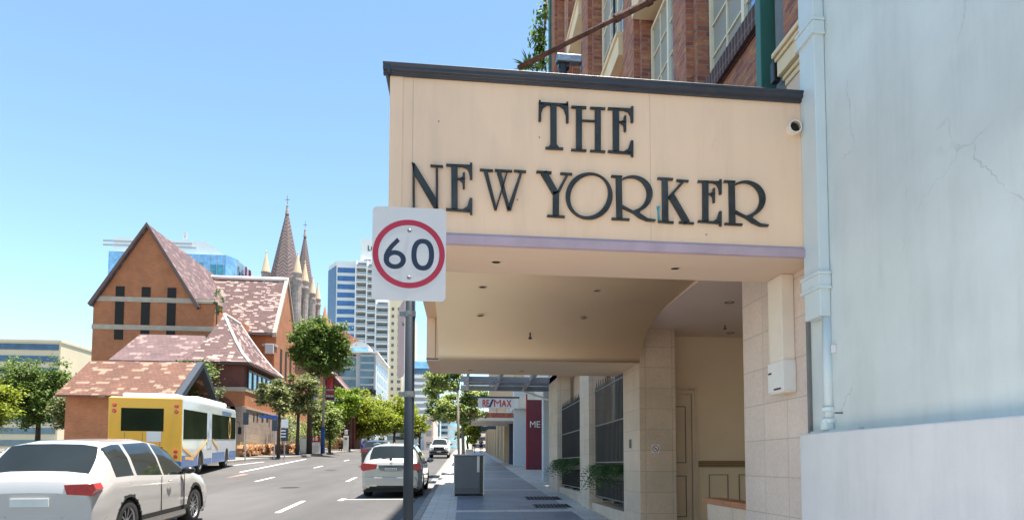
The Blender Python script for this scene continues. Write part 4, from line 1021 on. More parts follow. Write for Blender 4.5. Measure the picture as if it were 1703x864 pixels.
# pearl SUV at the left
Ls = 4.7
topt = [(-2.35, .9), (-2.3, 1.12), (-2.15, 1.2), (-1.75, 1.62), (-1.4, 1.67), (-.2, 1.70), (.35, 1.64), (.62, 1.54), (1.12, 1.12), (1.9, 1.02), (2.2, .93), (2.35, .72)]
belt = [(-2.35, .9), (-1.9, 1.12), (-1.2, 1.12), (1.0, 1.02), (1.2, 1.05), (2.35, .74)]
suv = car('pearl white SUV with a black mirror driving past at the left', 'car', (-6.36, 15.15 - Ls / 2 + .15), 0.02, 'carwhite', Ls, 1.92, 1.68, topt, belt, .375, (-1.42, 1.38), (-1.8, .98), None, None, name='moving_car', rearwin=(-2.13, -1.75), windscreen=(.62, 1.1), pillars=((-1.2, -1.1), (-.12, -.04)), spokes=10, wheel_w=.25)
for s in (1, -1):
    mirror(suv, s * 1.06, .72, 1.12, s, 'blackgloss')
    MB().prism([(s * .46, -2.36, 1.04), (s * .50, -2.36, .90), (s * .84, -2.36, .88), (s * .90, -2.36, .98), (s * .86, -2.36, 1.06)], (0, .22, 0)).build('tail_light', 'taillight', suv, local=True)
    MB().box(s * .962 - .004, s * .962 + .004, .785, .80, .42, 1.02).build('door_seam', 'black', suv, local=True)
    MB().box(s * .964 - .004, s * .964 + .004, -.25, -.235, .42, 1.05).build('door_seam', 'black', suv, local=True)
    m = MB().tube([(s * .985, .0, .95), (s * 1.0, .09, .955), (s * .985, .18, .95)], .014, 6); m.build('door_handle', 'carwhite', suv, local=True)
    MB().prism([(s * .955, 1.0, .36), (s * .955, -1.0, .36), (s * .955, -1.0, .44), (s * .955, 1.0, .44)], (s * .012, 0, 0)).build('sill_trim', 'black', suv, local=True)
    MB().prism([(s * .55, 2.28, .80), (s * .84, 2.05, .86), (s * .88, 1.9, .96), (s * .62, 2.2, .94)], (0, .06, 0)).build('headlight', 'headlamp', suv, local=True)
MB().box(-.26, .26, -2.37, -2.35, .72, .84).build('number_plate', 'plate', suv, local=True)
# dark car ahead
topt = [(-2.3, .9), (-2.25, 1.12), (-2.1, 1.2), (-1.75, 1.55), (-1.4, 1.62), (-.2, 1.64), (.35, 1.58), (1.12, 1.1), (1.9, .98), (2.2, .9), (2.3, .7)]
belt = [(-2.3, .9), (-1.9, 1.1), (-1.2, 1.08), (1.0, 1.0), (1.2, 1.0), (2.3, .72)]
dk = car('dark car with red tail lights driving away, half hidden behind the silver hatchback', 'car', (-5.45, 44.3), 0.03, 'cardark', 4.6, 1.86, 1.62, topt, belt, .35, (-1.4, 1.4), (-1.8, .98), None, None, name='moving_car', rearwin=(-2.08, -1.75), windscreen=(.5, 1.1), pillars=((-1.2, -1.1), (-.1, 0)))
for s in (1, -1):
    MB().prism([(s * .50, -2.32, 1.10), (s * .50, -2.32, .92), (s * .86, -2.32, .90), (s * .89, -2.32, 1.10)], (0, .2, 0)).build('tail_light', 'taillight', dk, local=True)
    mirror(dk, s * 1.03, .72, 1.1, s, 'cardark')
MB().box(-.24, .24, -2.33, -2.30, .72, .84).build('number_plate', 'plate', dk, local=True)
# blue parked car
topt = [(-2.1, .86), (-2.0, 1.05), (-1.6, 1.43), (-.6, 1.48), (.2, 1.46), (1.2, 1.0), (1.9, .85), (2.1, .66)]
belt = [(-2.1, .84), (-1.5, .98), (1.1, .93), (2.1, .68)]
bl = car('bright blue car parked at the far kerb under the trees', 'car', (-11.0, 80.5), 0.03, 'carblue', 4.2, 1.76, 1.48, topt, belt, .31, (-1.25, 1.3), (-1.7, 1.0), None, None, rearwin=(-1.98, -1.6), windscreen=(.35, 1.15), pillars=((-.9, -.82), (.1, .17)))
for s in (1, -1): MB().box(s * .7 - .13, s * .7 + .13, -2.12, -2.08, .82, .96).build('tail_light', 'taillight', bl, local=True)
MB().box(-.22, .22, -2.12, -2.09, .62, .74).build('number_plate', 'plate', bl, local=True)
# white ute facing us
topt = [(-2.6, .98), (-.75, 1.02), (-.7, 1.65), (-.3, 1.78), (.5, 1.76), (1.1, 1.18), (1.4, 1.14), (2.35, 1.05), (2.6, .80)]
belt = [(-2.6, .96), (-.7, 1.12), (1.0, 1.12), (2.6, .82)]
ut = car('white utility truck with a dark bull bar facing the camera at the near kerb', 'ute', (-2.15, 60.5 + 2.6), math.pi, 'utewhite', 5.2, 1.86, 1.78, topt, belt, .38, (-1.6, 1.5), (-.6, .95), 'cars parked along the near kerb', None, name='parked_ute', heading=-1, windscreen=(.55, 1.08), rearwin=(-.72, -.5), gclear=.32, pillars=((.1, .16),))
for s in (1, -1):
    MB().prism([(s * .50, 2.62, .98), (s * .50, 2.62, .82), (s * .86, 2.56, .82), (s * .88, 2.5, .98)], (0, -.08, 0)).build('headlight', 'headlamp', ut, local=True); mirror(ut, s * 1.06, .85, 1.25, s, 'black')
m = MB()
for z, w in ((.50, .82), (.72, .72), (1.02, .45)): m.tube([(-w, 2.76, z), (w, 2.76, z)], .035, 8)
for x in (-.45, .45): m.tube([(x, 2.76, .45), (x, 2.76, 1.04)], .035, 8)
m.build('bull_bar', 'iron', ut, local=True)
MB().box(-.46, .46, 2.60, 2.64, .78, .98).build('grille', 'black', ut, local=True); MB().box(-.85, .85, 2.58, 2.70, .44, .66).build('bumper', 'black', ut, local=True, bevel=.03)
MB().box(-.19, .19, 2.80, 2.81, .56, .67).build('number_plate', 'plate', ut, local=True)
m = MB().box(-.70, .70, -.35, .35, 1.90, 1.93); m.tube([(-.68, .3, 1.94), (.68, .3, 1.94)], .03, 6)
for x in (-.68, .68): m.tube([(x, .3, 1.78), (x, .3, 1.95)], .02, 6); m.tube([(x, -.3, 1.78), (x, -.3, 1.95)], .02, 6)
m.build('roof_rack', 'white', ut, local=True)

# ------------------------------------------------------------------ city bus (local: y forward, x right)
M['busyellow'] = paint('bus_yellow', (.85, .42, .01), .35, .05, 1, 0, coat=.6)
M['buswhite'] = paint('bus_white', (.52, .53, .56), .35, .06, 1, 0, coat=.5)
M['busblue'] = paint('bus_blue', (.008, .10, .34), .35, .08, 1, 0, coat=.5)
M['busglass'] = glass('bus_glass', (.020, .028, .016), .10, .0); M['busglass'].node_tree.nodes['Principled BSDF'].inputs['Specular IOR Level'].default_value = .0
rc, fc = Vector((-10.75, 26.9, 0)), Vector((-12.5, 38.4, 0)); dv = (fc - rc).normalized(); BL = (fc - rc).length; BW = 2.5; BH = 3.05
ctr = (rc + fc) / 2 + Vector((-dv.y, dv.x, 0)) * BW / 2; rzb = math.atan2(-dv.x, dv.y)
bus = thing('city_bus', 'white, yellow and blue city bus pulling away at the left, yellow rear towards the camera', 'bus', (ctr.x, ctr.y, gz(ctr.x, ctr.y, -.142)), (math.atan(S), 0, rzb))
hl = BL / 2; h = BW / 2; wy = (-hl + 3.3, hl - 2.55)
def bxl(name, mat, x0, x1, y0, y1, z0, z1, bevel=0, par=None): return MB().box(x0, x1, y0, y1, z0, z1).build(name, mat, par or bus, bevel=bevel, local=True)
# body: side skins with wheel cut-outs
arch = .56
def side_skin(s):
    m = MB(); x0, x1 = s * (h - .05), s * h; ylist = []
    pts = [(-hl + .06, .32)]
    for w_ in wy:
        for k in range(13):
            a = math.pi * (1 - k / 12); pts.append((w_ + math.cos(a) * arch, .36 + math.sin(a) * (arch + .08)))
    pts += [(hl - .1, .32), (hl, 1.2), (hl - .06, 2.2), (hl - .14, BH - .1), (-hl + .06, BH - .1)]
    m.prism([(x0, y, z) for y, z in pts], (x1 - x0, 0, 0)); return m
m = side_skin(1); t = side_skin(-1); m.add(t.v, t.f); m.build('side_panel', 'buswhite', bus, local=True)
bxl('roof', 'buswhite', -h + .02, h - .02, -hl + .05, hl - .13, BH - .14, BH, .05)
bxl('roof_pod', 'white', -h + .35, h - .25, -hl + 4.2, hl - 1.3, BH + .005, BH + .30, .12)
bxl('roof_pod', 'white', -h + .35, h - .25, -hl + .3, -hl + 3.2, BH + .005, BH + .16, .07)
bxl('floor_box', 'black', -h + .06, h - .06, -hl + .1, hl - .2, .45, .9)
bxl('interior', 'void', -h + .12, h - .12, -hl + .12, hl - .25, .92, BH - .2)
bxl('front_mask', 'buswhite', -h + .05, h - .05, hl - .14, hl - .02, .32, 1.25, .05); bxl('windscreen', 'busglass', -h + .06, h - .06, hl - .2, hl - .1, 1.26, BH - .25)
bxl('destination_box', 'blackgloss', -h + .06, h - .06, hl - .2, hl - .08, BH - .249, BH - .06)
# rear
rp = bxl('rear_panel', 'busyellow', -h, h, -hl, -hl + .055, .55, BH - .03, .04)
bxl('rear_skirt', 'busblue', -h + .01, h - .01, -hl - .01, -hl + .05, .34, .62, .02)
bxl('rear_window', 'busglass', -.82, .62, -hl - .012, -hl + .0, 1.75, 2.62, .01)
bxl('rear_bumper', 'black', -h + .02, h - .02, -hl - .06, -hl + .0, .36, .50, .02)
for x_ in (-.7, -.1, .5): bxl('panel_seam', 'blackgloss', x_, x_ + .012, -hl - .003, -hl + .0, .64, 1.7)
bxl('licence_plate', 'plate', -.25, .2, -hl - .014, -hl - .0, .64, .74)
bxl('notice', 'white', .05, .55, -hl - .018, -hl - .0125, 1.35, 1.74)
bxl('engine_grille', 'black', -.8, .6, -hl - .01, -hl + .0, .75, 1.15)
for s in (1, -1):
    for z in (2.72, 2.50, .98, .78): MB().lathe((s * (h - .2), -hl - .001, z), [(.075, 0), (.075, -.02), (.05, -.035), (.001, -.035)], 14, 'Y').build('tail_light', 'taillight', bus, local=True)
# side glass, divided
ww = [(-hl + .25, -hl + 3.9), (-hl + 5.0, hl - 3.2), (hl - 2.55, hl - 1.35), (hl - 1.28, hl - .2)]
for s in (1, -1):
    for a, b in ((-hl + .25, -hl + 2.0), (-hl + 2.04, -hl + 4.3), (-hl + 5.35, -hl + 7.2), (-hl + 7.24, -hl + 9.3), (-hl + 9.34, -hl + 10.5), (hl - 1.18, hl - .25)):
        x = s * h; MB().box(min(x, x + s * .012), max(x, x + s * .012), a, b, 1.45, 2.62).build('side_window', 'busglass', bus, local=True)
    x = s * (h + .001)
    for a, b, z0, z1, mt, nm in ((-hl + 4.33, -hl + 5.32, 1.05, 2.62, 'advert_pale', 'advert_panel'), (-hl + .1, wy[0] - .66, .34, .82, 'busblue', 'blue_stripe'), (wy[0] + .66, wy[0] + 2.1, .34, .60, 'busblue', 'blue_stripe'),
                             (wy[0] + 2.3, wy[1] - .66, .34, .82, 'busblue', 'blue_stripe'), (wy[1] + .66, hl - .12, .34, .82, 'busblue', 'blue_stripe'), (hl - 3.9, hl - 1.5, BH - .36, BH - .2, 'busblue', 'blue_stripe')):
        if mt == 'advert_pale' and mt not in M: M[mt] = paint('advert_panel_print', (.45, .52, .60), .4, .5, 2.2, 0, stain=.5, scol=(.8, .8, .82))
        MB().box(min(x, x + s * .012), max(x, x + s * .012), a, b, z0, z1).build(nm, mt, bus, local=True)
    m = MB(); xx = s * (h + .016)
    for pa, pb in (((-hl + .15, 1.15), (-hl + 1.9, .72)), ((-hl + 1.9, .72), (-hl + 4.4, 1.42)), ((-hl + 5.5, 1.44), (-hl + 6.8, 1.0)), ((-hl + .5, .72), (-hl + 1.9, .66))):
        d = .06; m.prism([(xx, pa[0], pa[1] - d), (xx, pb[0], pb[1] - d), (xx, pb[0], pb[1] + d), (xx, pa[0], pa[1] + d)], (s * .004, 0, 0))
    m.build('yellow_ribbon', 'busyellow', bus, local=True)
    m = MB(); cy, cz = hl - 1.95, 2.02
    for k in range(24):
        a0, a1 = 2 * math.pi * k / 24, 2 * math.pi * (k + 1) / 24
        f = lambda a, r: (xx, cy + math.cos(a) * .28 * r, cz + math.sin(a) * .55 * r)
        m.add([f(a0, .72), f(a1, .72), f(a1, 1.05 + .1 * (k % 2)), f(a0, 1.05)], [(0, 1, 2, 3)])
    m.build('yellow_emblem', 'busyellow', bus, local=True, recalc=False)
    for w_ in wy: wheel(bus, s * (h - .17), w_, .48, .28, s, 8)
bxl('wheel_well', 'void', -h + .04, h - .04, wy[0] - .6, wy[0] + .6, .38, .95); bxl('wheel_well', 'void', -h + .04, h - .04, wy[1] - .6, wy[1] + .6, .38, .95)
for s in (1, -1):
    m = MB().tube([(s * (h - .1), hl - .1, 2.5), (s * (h + .16), hl + .18, 2.35), (s * (h + .16), hl + .18, 2.1)], .02, 6); m.box(s * (h + .16) - .09, s * (h + .16) + .09, hl + .12, hl + .2, 1.72, 2.12); m.build('mirror', 'black', bus, local=True)

# ------------------------------------------------------------------ trees
M['bark'] = paint('bark', (.075, .055, .045), .9, .3, 6, .3)
M['barkpale'] = paint('pale_bark', (.22, .19, .16), .9, .3, 6, .3)
FOL = {
 'dark': foliage('dark_green_leaves', (.035, .085, .016), (.25, .32, .06), .4),
 'mix': foliage('dull_green_leaves', (.07, .11, .03), (.42, .40, .17), .4),
 'fresh': foliage('fresh_green_leaves', (.09, .18, .018), (.38, .48, .04), .5),
 'yellow': foliage('yellow_green_leaves', (.10, .16, .015), (.50, .52, .05), .5),
 'light': foliage('light_green_leaves', (.09, .16, .03), (.52, .56, .20), .5)}
def tree(label, x, y, h, crowns, fol, trunk_r=.12, leaf=.16, n=4200, bark='bark', group='street trees', seed=1, fork=.35, base=None):
    """crowns: list of (dx, dy, z above base, rx, rz); leaves fill clumps spread over these lobes"""
    rnd = random.Random(seed); z0 = gz(x, y) if base is None else base
    t = thing('street_tree', label, 'tree', (x, y, z0), group=group)
    cm = Vector((0, 0, 0)); 
    m = MB(); top = h * fork; P = [(x, y, z0 - .1), (x + rnd.uniform(-.05, .05), y, z0 + top * .5), (x + rnd.uniform(-.1, .1), y, z0 + top)]
    m.tube(P, [trunk_r * 1.25, trunk_r, trunk_r * .85], 9)
    tp = Vector(P[-1]); lm = MB(); clumps = []
    for (dx, dy, cz, rx, rz) in crowns:
        c = Vector((x + dx, y + dy, z0 + cz)); k = max(5, int(9 * rx * rz))
        mid = tp.lerp(c, .5) + Vector((rnd.uniform(-.2, .2), 0, .1)); m.tube([tp - Vector((0, 0, .1)), mid, c], [trunk_r * .7, trunk_r * .42, trunk_r * .18], 6)
        for _ in range(k):
            while True:
                v = Vector((rnd.uniform(-1, 1), rnd.uniform(-1, 1), rnd.uniform(-1, 1)))
                if .25 < v.length < 1: break
            v = v * (0.6 + .58 * rnd.random()); p = c + Vector((v.x * rx, v.y * rx, v.z * rz))
            clumps.append((p, rnd.uniform(.22, .48) * min(1, rx * .55)))
            if rnd.random() < .4: m.tube([c, c.lerp(p, .9)], [trunk_r * .2, .012], 4)
    per = max(8, int(n / len(clumps)))
    for p, r in clumps:
        for _ in range(per):
            q = p + Vector((rnd.gauss(0, r), rnd.gauss(0, r), rnd.gauss(0, r * .62))); s = leaf * rnd.uniform(.6, 1.25)
            a = Vector((rnd.gauss(0, 1), rnd.gauss(0, 1), rnd.gauss(-.25, .6))).normalized(); b = a.cross(Vector((rnd.gauss(0, .5), rnd.gauss(0, .5), 1))).normalized()
            lm.v += [q, q + a * s * .5 + b * s * .32, q + a * s, q + a * s * .5 - b * s * .32]; k = len(lm.v); lm.f.append([k - 4, k - 3, k - 2, k - 1])
    m.build('trunk', bark, t, smooth=True); lm.build('crown', FOL[fol], t, recalc=False)
    return t
def tree_px(label, pxb, Y, pyb, pxc, pyt, pyl, pw, fol, seed, lobes=7, **kw):
    """tree whose trunk stands at depth Y; crown spans pyt..pyl (picture rows) and pw wide about pxc"""
    b = atY(pxb, pyb, Y); x = b.x; base = gz(x, Y)
    T = atY(pxc, pyt, Y); B = atY(pxc, pyl, Y); wid = (atY(pxc + pw / 2, pyt, Y).x - atY(pxc - pw / 2, pyt, Y).x)
    hgt = T.z - B.z; cxm = T.x - x; rnd = random.Random(seed); cr = []
    for k in range(lobes):
        a = 6.28 * k / lobes + rnd.random(); rr_ = .28 * wid * (0 if k == 0 else 1)
        cr.append((cxm + math.cos(a) * rr_, math.sin(a) * rr_ * .8, (B.z - base) + hgt * (.5 + (.2 * math.sin(k * 2.4 + seed))), wid * .26, hgt * .29))
    return tree(label, x, Y, T.z - base, cr, fol, seed=seed, fork=max(.25, (B.z - base + hgt * .15) / (T.z - base)), **kw)
tree_px('thin street tree with dull green leaves, leftmost by the church wall', 463, 50, 755, 463, 616, 694, 66, 'mix', 3, n=9000, leaf=.19, trunk_r=.11)
tree_px('street tree with olive green leaves and a straight trunk, second from the left', 494, 56, 752, 502, 610, 704, 80, 'mix', 5, n=11000, leaf=.2, trunk_r=.13)
tree_px('tallest street tree, dense round dark green crown above the banner', 514, 60, 752, 535, 521, 630, 108, 'dark', 8, lobes=13, n=30000, leaf=.25, trunk_r=.2)
tree_px('light green bushy tree standing low beside the blue lamp post base', 548, 66, 752, 546, 660, 738, 60, 'light', 11, n=9000, leaf=.24, trunk_r=.12)
tree_px('bright fresh green tree right of the red banner', 580, 78, 751, 572, 632, 730, 74, 'fresh', 13, n=11000, leaf=.28, trunk_r=.15)
tree_px('broad yellow green tree above the blue parked car', 612, 90, 750, 616, 652, 734, 96, 'yellow', 17, n=15000, leaf=.32, trunk_r=.18)
tree_px('large yellow green tree partly hidden behind the grey sign pole', 655, 100, 750, 654, 652, 732, 88, 'yellow', 19, n=15000, leaf=.32, trunk_r=.2)
tree_px('yellow green tree just right of the grey sign pole', 697, 104, 750, 694, 664, 738, 44, 'yellow', 23, n=6000, leaf=.3, trunk_r=.18)
tree_px('slender light green tree on the near footpath behind the street bin', 770, 31, 760, 758, 632, 716, 96, 'light', 29, lobes=10, n=15000, leaf=.13, trunk_r=.085, bark='barkpale')
tree_px('dark leafed tree top touching the far end of the cream canopy', 764, 27, 760, 742, 604, 656, 70, 'light', 31, lobes=7, n=5000, leaf=.12, trunk_r=.05, bark='barkpale')
tree_px('yellowish green tree on the near footpath close to the walking people', 778, 52, 757, 786, 690, 740, 50, 'yellow', 37, lobes=7, n=7000, leaf=.18, trunk_r=.1)
def bush(label, px, py, Y, rx, rz, fol, n, leaf, seed, name='bush', cat='bush', group=None):
    rnd = random.Random(seed); c = atY(px, py, Y); t = thing(name, label, cat, (c.x, Y, gz(c.x, Y)), group=group); lm = MB()
    for _ in range(int(n / 40)):
        v = Vector((rnd.uniform(-1, 1), rnd.uniform(-1, 1), rnd.uniform(-1, 1)))
        if v.length > 1: v.normalize()
        p = c + Vector((v.x * rx, v.y * rx, v.z * rz))
        for _ in range(40):
            q = p + Vector((rnd.gauss(0, .28), rnd.gauss(0, .28), rnd.gauss(0, .2))) * rx * .5; s = leaf * rnd.uniform(.6, 1.2)
            a = Vector((rnd.gauss(0, 1), rnd.gauss(0, 1), rnd.gauss(0, .6))).normalized(); b = a.orthogonal().normalized()
            lm.v += [q, q + a * s * .5 + b * s * .32, q + a * s, q + a * s * .5 - b * s * .32]; k = len(lm.v); lm.f.append([k - 4, k - 3, k - 2, k - 1])
    lm.build('leaves', FOL[fol], t, recalc=False)
    MB().tube([(c.x, Y, gz(c.x, Y) - .05), (c.x, Y, c.z)], .06, 6).build('stem', 'bark', t); return t
bush('dark green hedge behind the blue base of the lamp post', 528, 722, 70, 2.2, 1.2, 'dark', 2400, .2, 41)
bush('light green shrub between the two trunks by the church wall', 512, 700, 66, 2.4, 2.2, 'light', 3200, .2, 43)
bush('small weed growing from the church roof gutter', 361, 502, 58.5, .5, 1.1, 'dark', 400, .16, 47, group=None)
bush('dark green shrubs behind the bus roof beside the small porch', 318, 636, 52, 2.0, 1.8, 'dark', 2000, .2, 49)

# ------------------------------------------------------------------ street furniture on the far side
M['lampgrey'] = paint('lamp_post_grey', (.38, .38, .40), .5, .1, 3, metal=.3)
M['lampblue'] = paint('lamp_post_blue', (.02, .07, .30), .45, .1, 3)
p = atY(536.5, 753, 62); lz = gz(p.x, 62)
lp = thing('street_lamp', 'grey street lamp with a bright blue base and a red banner', 'street lamp', (p.x, 62, lz))
MB().tube([(p.x, 62, lz), (p.x, 62, lz + 2.35)], [.20, .17], 12).build('base', 'lampblue', lp, smooth=True)
MB().tube([(p.x, 62, lz + 2.35), (p.x, 62, lz + 9.6)], [.12, .07], 10).build('post', 'lampgrey', lp, smooth=True)
MB().tube([(p.x, 62, lz + 9.6), (p.x + .3, 62, lz + 9.9), (p.x + 1.6, 61.6, lz + 10)], .04, 6).box(p.x + 1.5, p.x + 2.2, 61.5, 61.75, lz + 9.93, lz + 10.08).build('lamp_arm', 'lampgrey', lp)
A_ = atY(542, 621, 62); B_ = atY(556, 665, 62)
bo = bx('banner', paint('banner_print', (.10, .015, .03), .6, .3, 2), lp, A_.x, B_.x, 61.98, 62.0, B_.z, A_.z)
hgt = A_.z - B_.z
bx('banner_red', paint('banner_red', (.55, .04, .06), .6, .3, 5, stain=.5, scol=(.75, .3, .3)), bo, A_.x + .08, B_.x - .1, 61.965, 61.978, B_.z + hgt * .45, A_.z - hgt * .04)
bx('banner_stripe', M['signred'], bo, A_.x + .02, B_.x - .02, 61.965, 61.978, B_.z + hgt * .22, B_.z + hgt * .36)
m = MB()
for k in range(5): m.box(A_.x + .06 + k * .14, A_.x + .16 + k * .14, 61.955, 61.964, B_.z + hgt * .12, B_.z + hgt * .2)
m.build('banner_lettering', 'white', bo); m = MB()
for k in range(5): m.box(A_.x + .06 + k * .14, A_.x + .15 + k * .14, 61.955, 61.964, B_.z + hgt * .365, B_.z + hgt * .42)
m.build('banner_lettering', 'white', bo)
MB().tube([(p.x, 62, A_.z), (B_.x, 61.99, A_.z)], .025, 5).tube([(p.x, 62, B_.z), (B_.x, 61.99, B_.z)], .025, 5).build('banner_arm', 'lampgrey', lp)
def post_sign(label, px, Y, py_top, w, hts, mats, pole=True, name='sign_post', group=None):
    b = atY(px, 752, Y); z0 = gz(b.x, Y); t = thing(name, label, 'sign', (b.x, Y, z0), group=group); zt = atY(px, py_top, Y).z
    MB().tube([(b.x, Y, z0 - .05), (b.x, Y, zt)], .04, 8).build('pole', 'lampgrey', t)
    z = zt
    for hgt_, mt in zip(hts, mats): bx('panel', mt, t, b.x - w / 2, b.x + w / 2, Y - .07, Y - .045, z - hgt_, z, .008); z -= hgt_ + .04
    return t
post_sign('narrow dark sign plate on a thin pole just past the front of the bus', 408, 42, 685, .32, (.75,), (M['galv'],))
t = post_sign('blue street name sign above a dark panel on one pole by the thin tree', 456, 47, 690, .35, (.28, .75), (M['lampblue'], M['galv']), group=None)
bw_ = atY(432, 692, 47); bx('name_board', 'lampblue', t, bw_.x, bw_.x + .92, 46.9, 46.94, bw_.z - .10, bw_.z + .10)
t = post_sign('low sign with a white top plate over a dark information panel', 473, 46, 697, .45, (.55, .85), (M['white'], M['galv']))
q = atY(466, 714, 46); m = MB()
for k in range(3): m.box(q.x + .05, q.x + .38, 45.92, 45.928, q.z - .1 - k * .2, q.z - .02 - k * .2)
m.build('print_lines', 'white', t)
q = atY(526, 752, 64); rs = thing('ground_sign', 'low red and white sign standing on the far footpath left of the blue lamp base', 'sign', (q.x, 64, gz(q.x, 64)))
a_ = atY(517, 725, 64); b_ = atY(532, 739, 64)
bx('red_panel', M['signred'], rs, a_.x, b_.x, 64, 64.06, b_.z + .25, a_.z, .01); bx('white_panel', 'white', rs, a_.x, b_.x, 64, 64.06, b_.z - .1, b_.z + .247, .01)
bx('base', 'hazy', rs, a_.x, b_.x, 64, 64.3, gz(q.x, 64), b_.z - .102)
m = MB(); m.box(a_.x + .2, a_.x + .3, 63.98, 63.998, b_.z + .4, a_.z - .1); m.box(a_.x + .42, a_.x + .62, 63.98, 63.998, b_.z + .4, a_.z - .1); m.build('white_marks', 'white', rs)
q = atY(574, 752, 74); wt = thing('totem_sign', 'tall narrow white totem sign beside the brown tree trunks', 'sign', (q.x, 74, gz(q.x, 74)))
a_ = atY(571, 724, 74); b_ = atY(579, 750, 74)
bx('board', 'white', wt, a_.x, b_.x, 74, 74.15, gz(q.x, 74) + .05, a_.z, .02); bx('top_emblem', 'white', wt, a_.x + .1, b_.x - .1, 74.02, 74.1, a_.z + .15, a_.z + .65, .02); bx('neck', 'iron', wt, a_.x + .2, b_.x - .2, 74.03, 74.08, a_.z, a_.z + .15)
bx('print', 'sealant', wt, a_.x + .12, b_.x - .12, 73.98, 73.998, a_.z - .42, a_.z - .2)
q = atY(505, 748, 60); cb2 = thing('kerbside_cabinet', 'pale grey service cabinet beside the dark green tree trunk', 'cabinet', (q.x, 60, gz(q.x, 60)))
bx('body', 'hazy', cb2, q.x - .35, q.x + .3, 60, 60.5, gz(q.x, 60), gz(q.x, 60) + 1.45, .02); bx('door', 'bintop', cb2, q.x - .3, q.x + .25, 59.98, 59.998, gz(q.x, 60) + .1, gz(q.x, 60) + 1.35)

# ------------------------------------------------------------------ church group
M['brickO'] = brick('orange_brick', (.58, .19, .075), (.49, .15, .06), (.40, .24, .15), .24, .086, .008, .5, (.48, .20, .07), dirt=.3)
M['brickM'] = brick('maroon_brick', (.20, .06, .042), (.15, .045, .035), (.16, .09, .07), .24, .086, .008, .5, None)
M['stonepale'] = brick('pale_rubble_stone', (.42, .33, .27), (.36, .28, .235), (.28, .21, .17), .9, .42, .015, .5, None, dirt=.3)
M['stoneband'] = paint('stone_band', (.44, .36, .28), .8, .15, 2)
M['roofpatch'] = patched_tiles('patched_tile_roof', (.150, .080, .072), (.115, .062, .056), (.40, .285, .25), .34, (.27, .145))
M['roofplain'] = patched_tiles('purple_tile_roof', (.16, .092, .090), (.12, .070, .070), (.26, .17, .155), .0)
M['rooforange'] = patched_tiles('orange_tile_roof', (.17, .070, .04), (.13, .052, .03), (.28, .18, .12), .1, (.28, .15))
M['ridge'] = paint('white_ridge', (.85, .80, .76), .6)
def gable_roof(mb_, P): mb_.add(P[0], P[1])
# hall with the big gable at far left (front at Y=60)
C1 = atY(328, 503, 60); apex = atY(247, 374, 60); xl = 2 * apex.x - C1.x; yb_ = 75
hall = thing('church_hall', 'orange brick church hall with a steep purple tiled gable roof at far left', 'building', (apex.x, 60, gz(apex.x, 60)))
XRW = atY(357, 520, 60).x
m = MB().prism([(xl, 60, 2), (XRW, 60, 2), (XRW, 60, C1.z - .1), (C1.x, 60, C1.z - .1), (apex.x, 60, apex.z - .35), (xl, 60, C1.z - .1)], (0, yb_ - 60, 0)); m.build('wall', 'brickO', hall)
m = MB()
for s, xe in ((1, C1.x + .3), (-1, xl - .3)):
    m.prism([(xe, 59.7, C1.z - .45), (apex.x, 59.7, apex.z + .05), (apex.x, 59.7, apex.z - .3), (xe - s * .25, 59.7, C1.z - .6)], (0, yb_ - 59.7, 0))
m.build('roof', 'roofplain', hall)
m = MB()
for s, xe in ((1, C1.x + .3), (-1, xl - .3)):
    m.prism([(xe, 59.62, C1.z - .38), (apex.x, 59.62, apex.z + .14), (apex.x, 59.62, apex.z - .22), (xe - s * .2, 59.62, C1.z - .62)], (0, .12, 0))
m.build('verge', paint('verge_dark', (.12, .08, .07), .7), hall)
m = MB()
for py in (500, 546): z = atY(300, py, 60).z; m.box(xl - .05, XRW + .06, 59.93, 60.3, z - .2, z + .22)
m.build('stone_band', 'stoneband', hall)
bx('parapet_cap', 'stoneband', hall, C1.x - .1, XRW + .15, 59.9, 61, C1.z - .08, C1.z + .18, .03)
for k in (-1, 0, 1): bx('lancet_window', 'void', hall, apex.x + k * 2.1 - .35, apex.x + k * 2.1 + .35, 59.95, 60.01, atY(0, 560, 60).z, atY(0, 470, 60).z)
# transept: patched roof, ridge along x
Xg = -19.0; Yr = 73.4; Ye = 69.6; ridge = atY(472, 466, Yr); zr = ridge.z; ze = atX(456.5, 540, Xg).z; xlb = atY(336, 464, Yr).x
tr = thing('church_transept', 'brick church wing whose tiled roof is dotted with pale replacement tiles under a white ridge', 'building', (-24, 70, gz(-24, 70)))
MB().prism([(Xg, Ye, 2), (Xg, 2 * Yr - Ye, 2), (Xg, 2 * Yr - Ye, ze), (Xg, Yr, zr - .3), (Xg, Ye, ze)], (xlb - 6 - Xg, 0, 0)).build('wall', 'brickO', tr)
sl_ = (zr - ze) / (Yr - Ye)
m = MB()
for sg_ in (1, -1):
    ye = Yr - sg_ * (Yr - Ye + .5); m.prism([(Xg - .25, ye, zr - sl_ * (Yr - Ye + .5) + .05), (Xg - .25, Yr, zr + .05), (Xg - .25, Yr, zr - .2), (Xg - .25, ye + sg_ * .1, zr - sl_ * (Yr - Ye + .5) - .15)], (xlb - 4 - Xg, 0, 0))
m.build('roof', 'roofpatch', tr)
MB().tube([(xlb, Yr, zr + .08), (Xg + .05, Yr, zr + .08)], .24, 12).build('ridge_cap', 'ridge', tr, smooth=True)
m = MB()
for sg_ in (1, -1):
    ye = Yr - sg_ * (Yr - Ye + .55); m.prism([(Xg - .24, ye, zr - sl_ * (Yr - Ye + .55) + .12), (Xg - .24, Yr, zr + .30), (Xg - .24, Yr, zr - .1), (Xg - .24, ye, zr - sl_ * (Yr - Ye + .55) - .35)], (.38, 0, 0))
m.build('gable_coping', 'stoneband', tr)
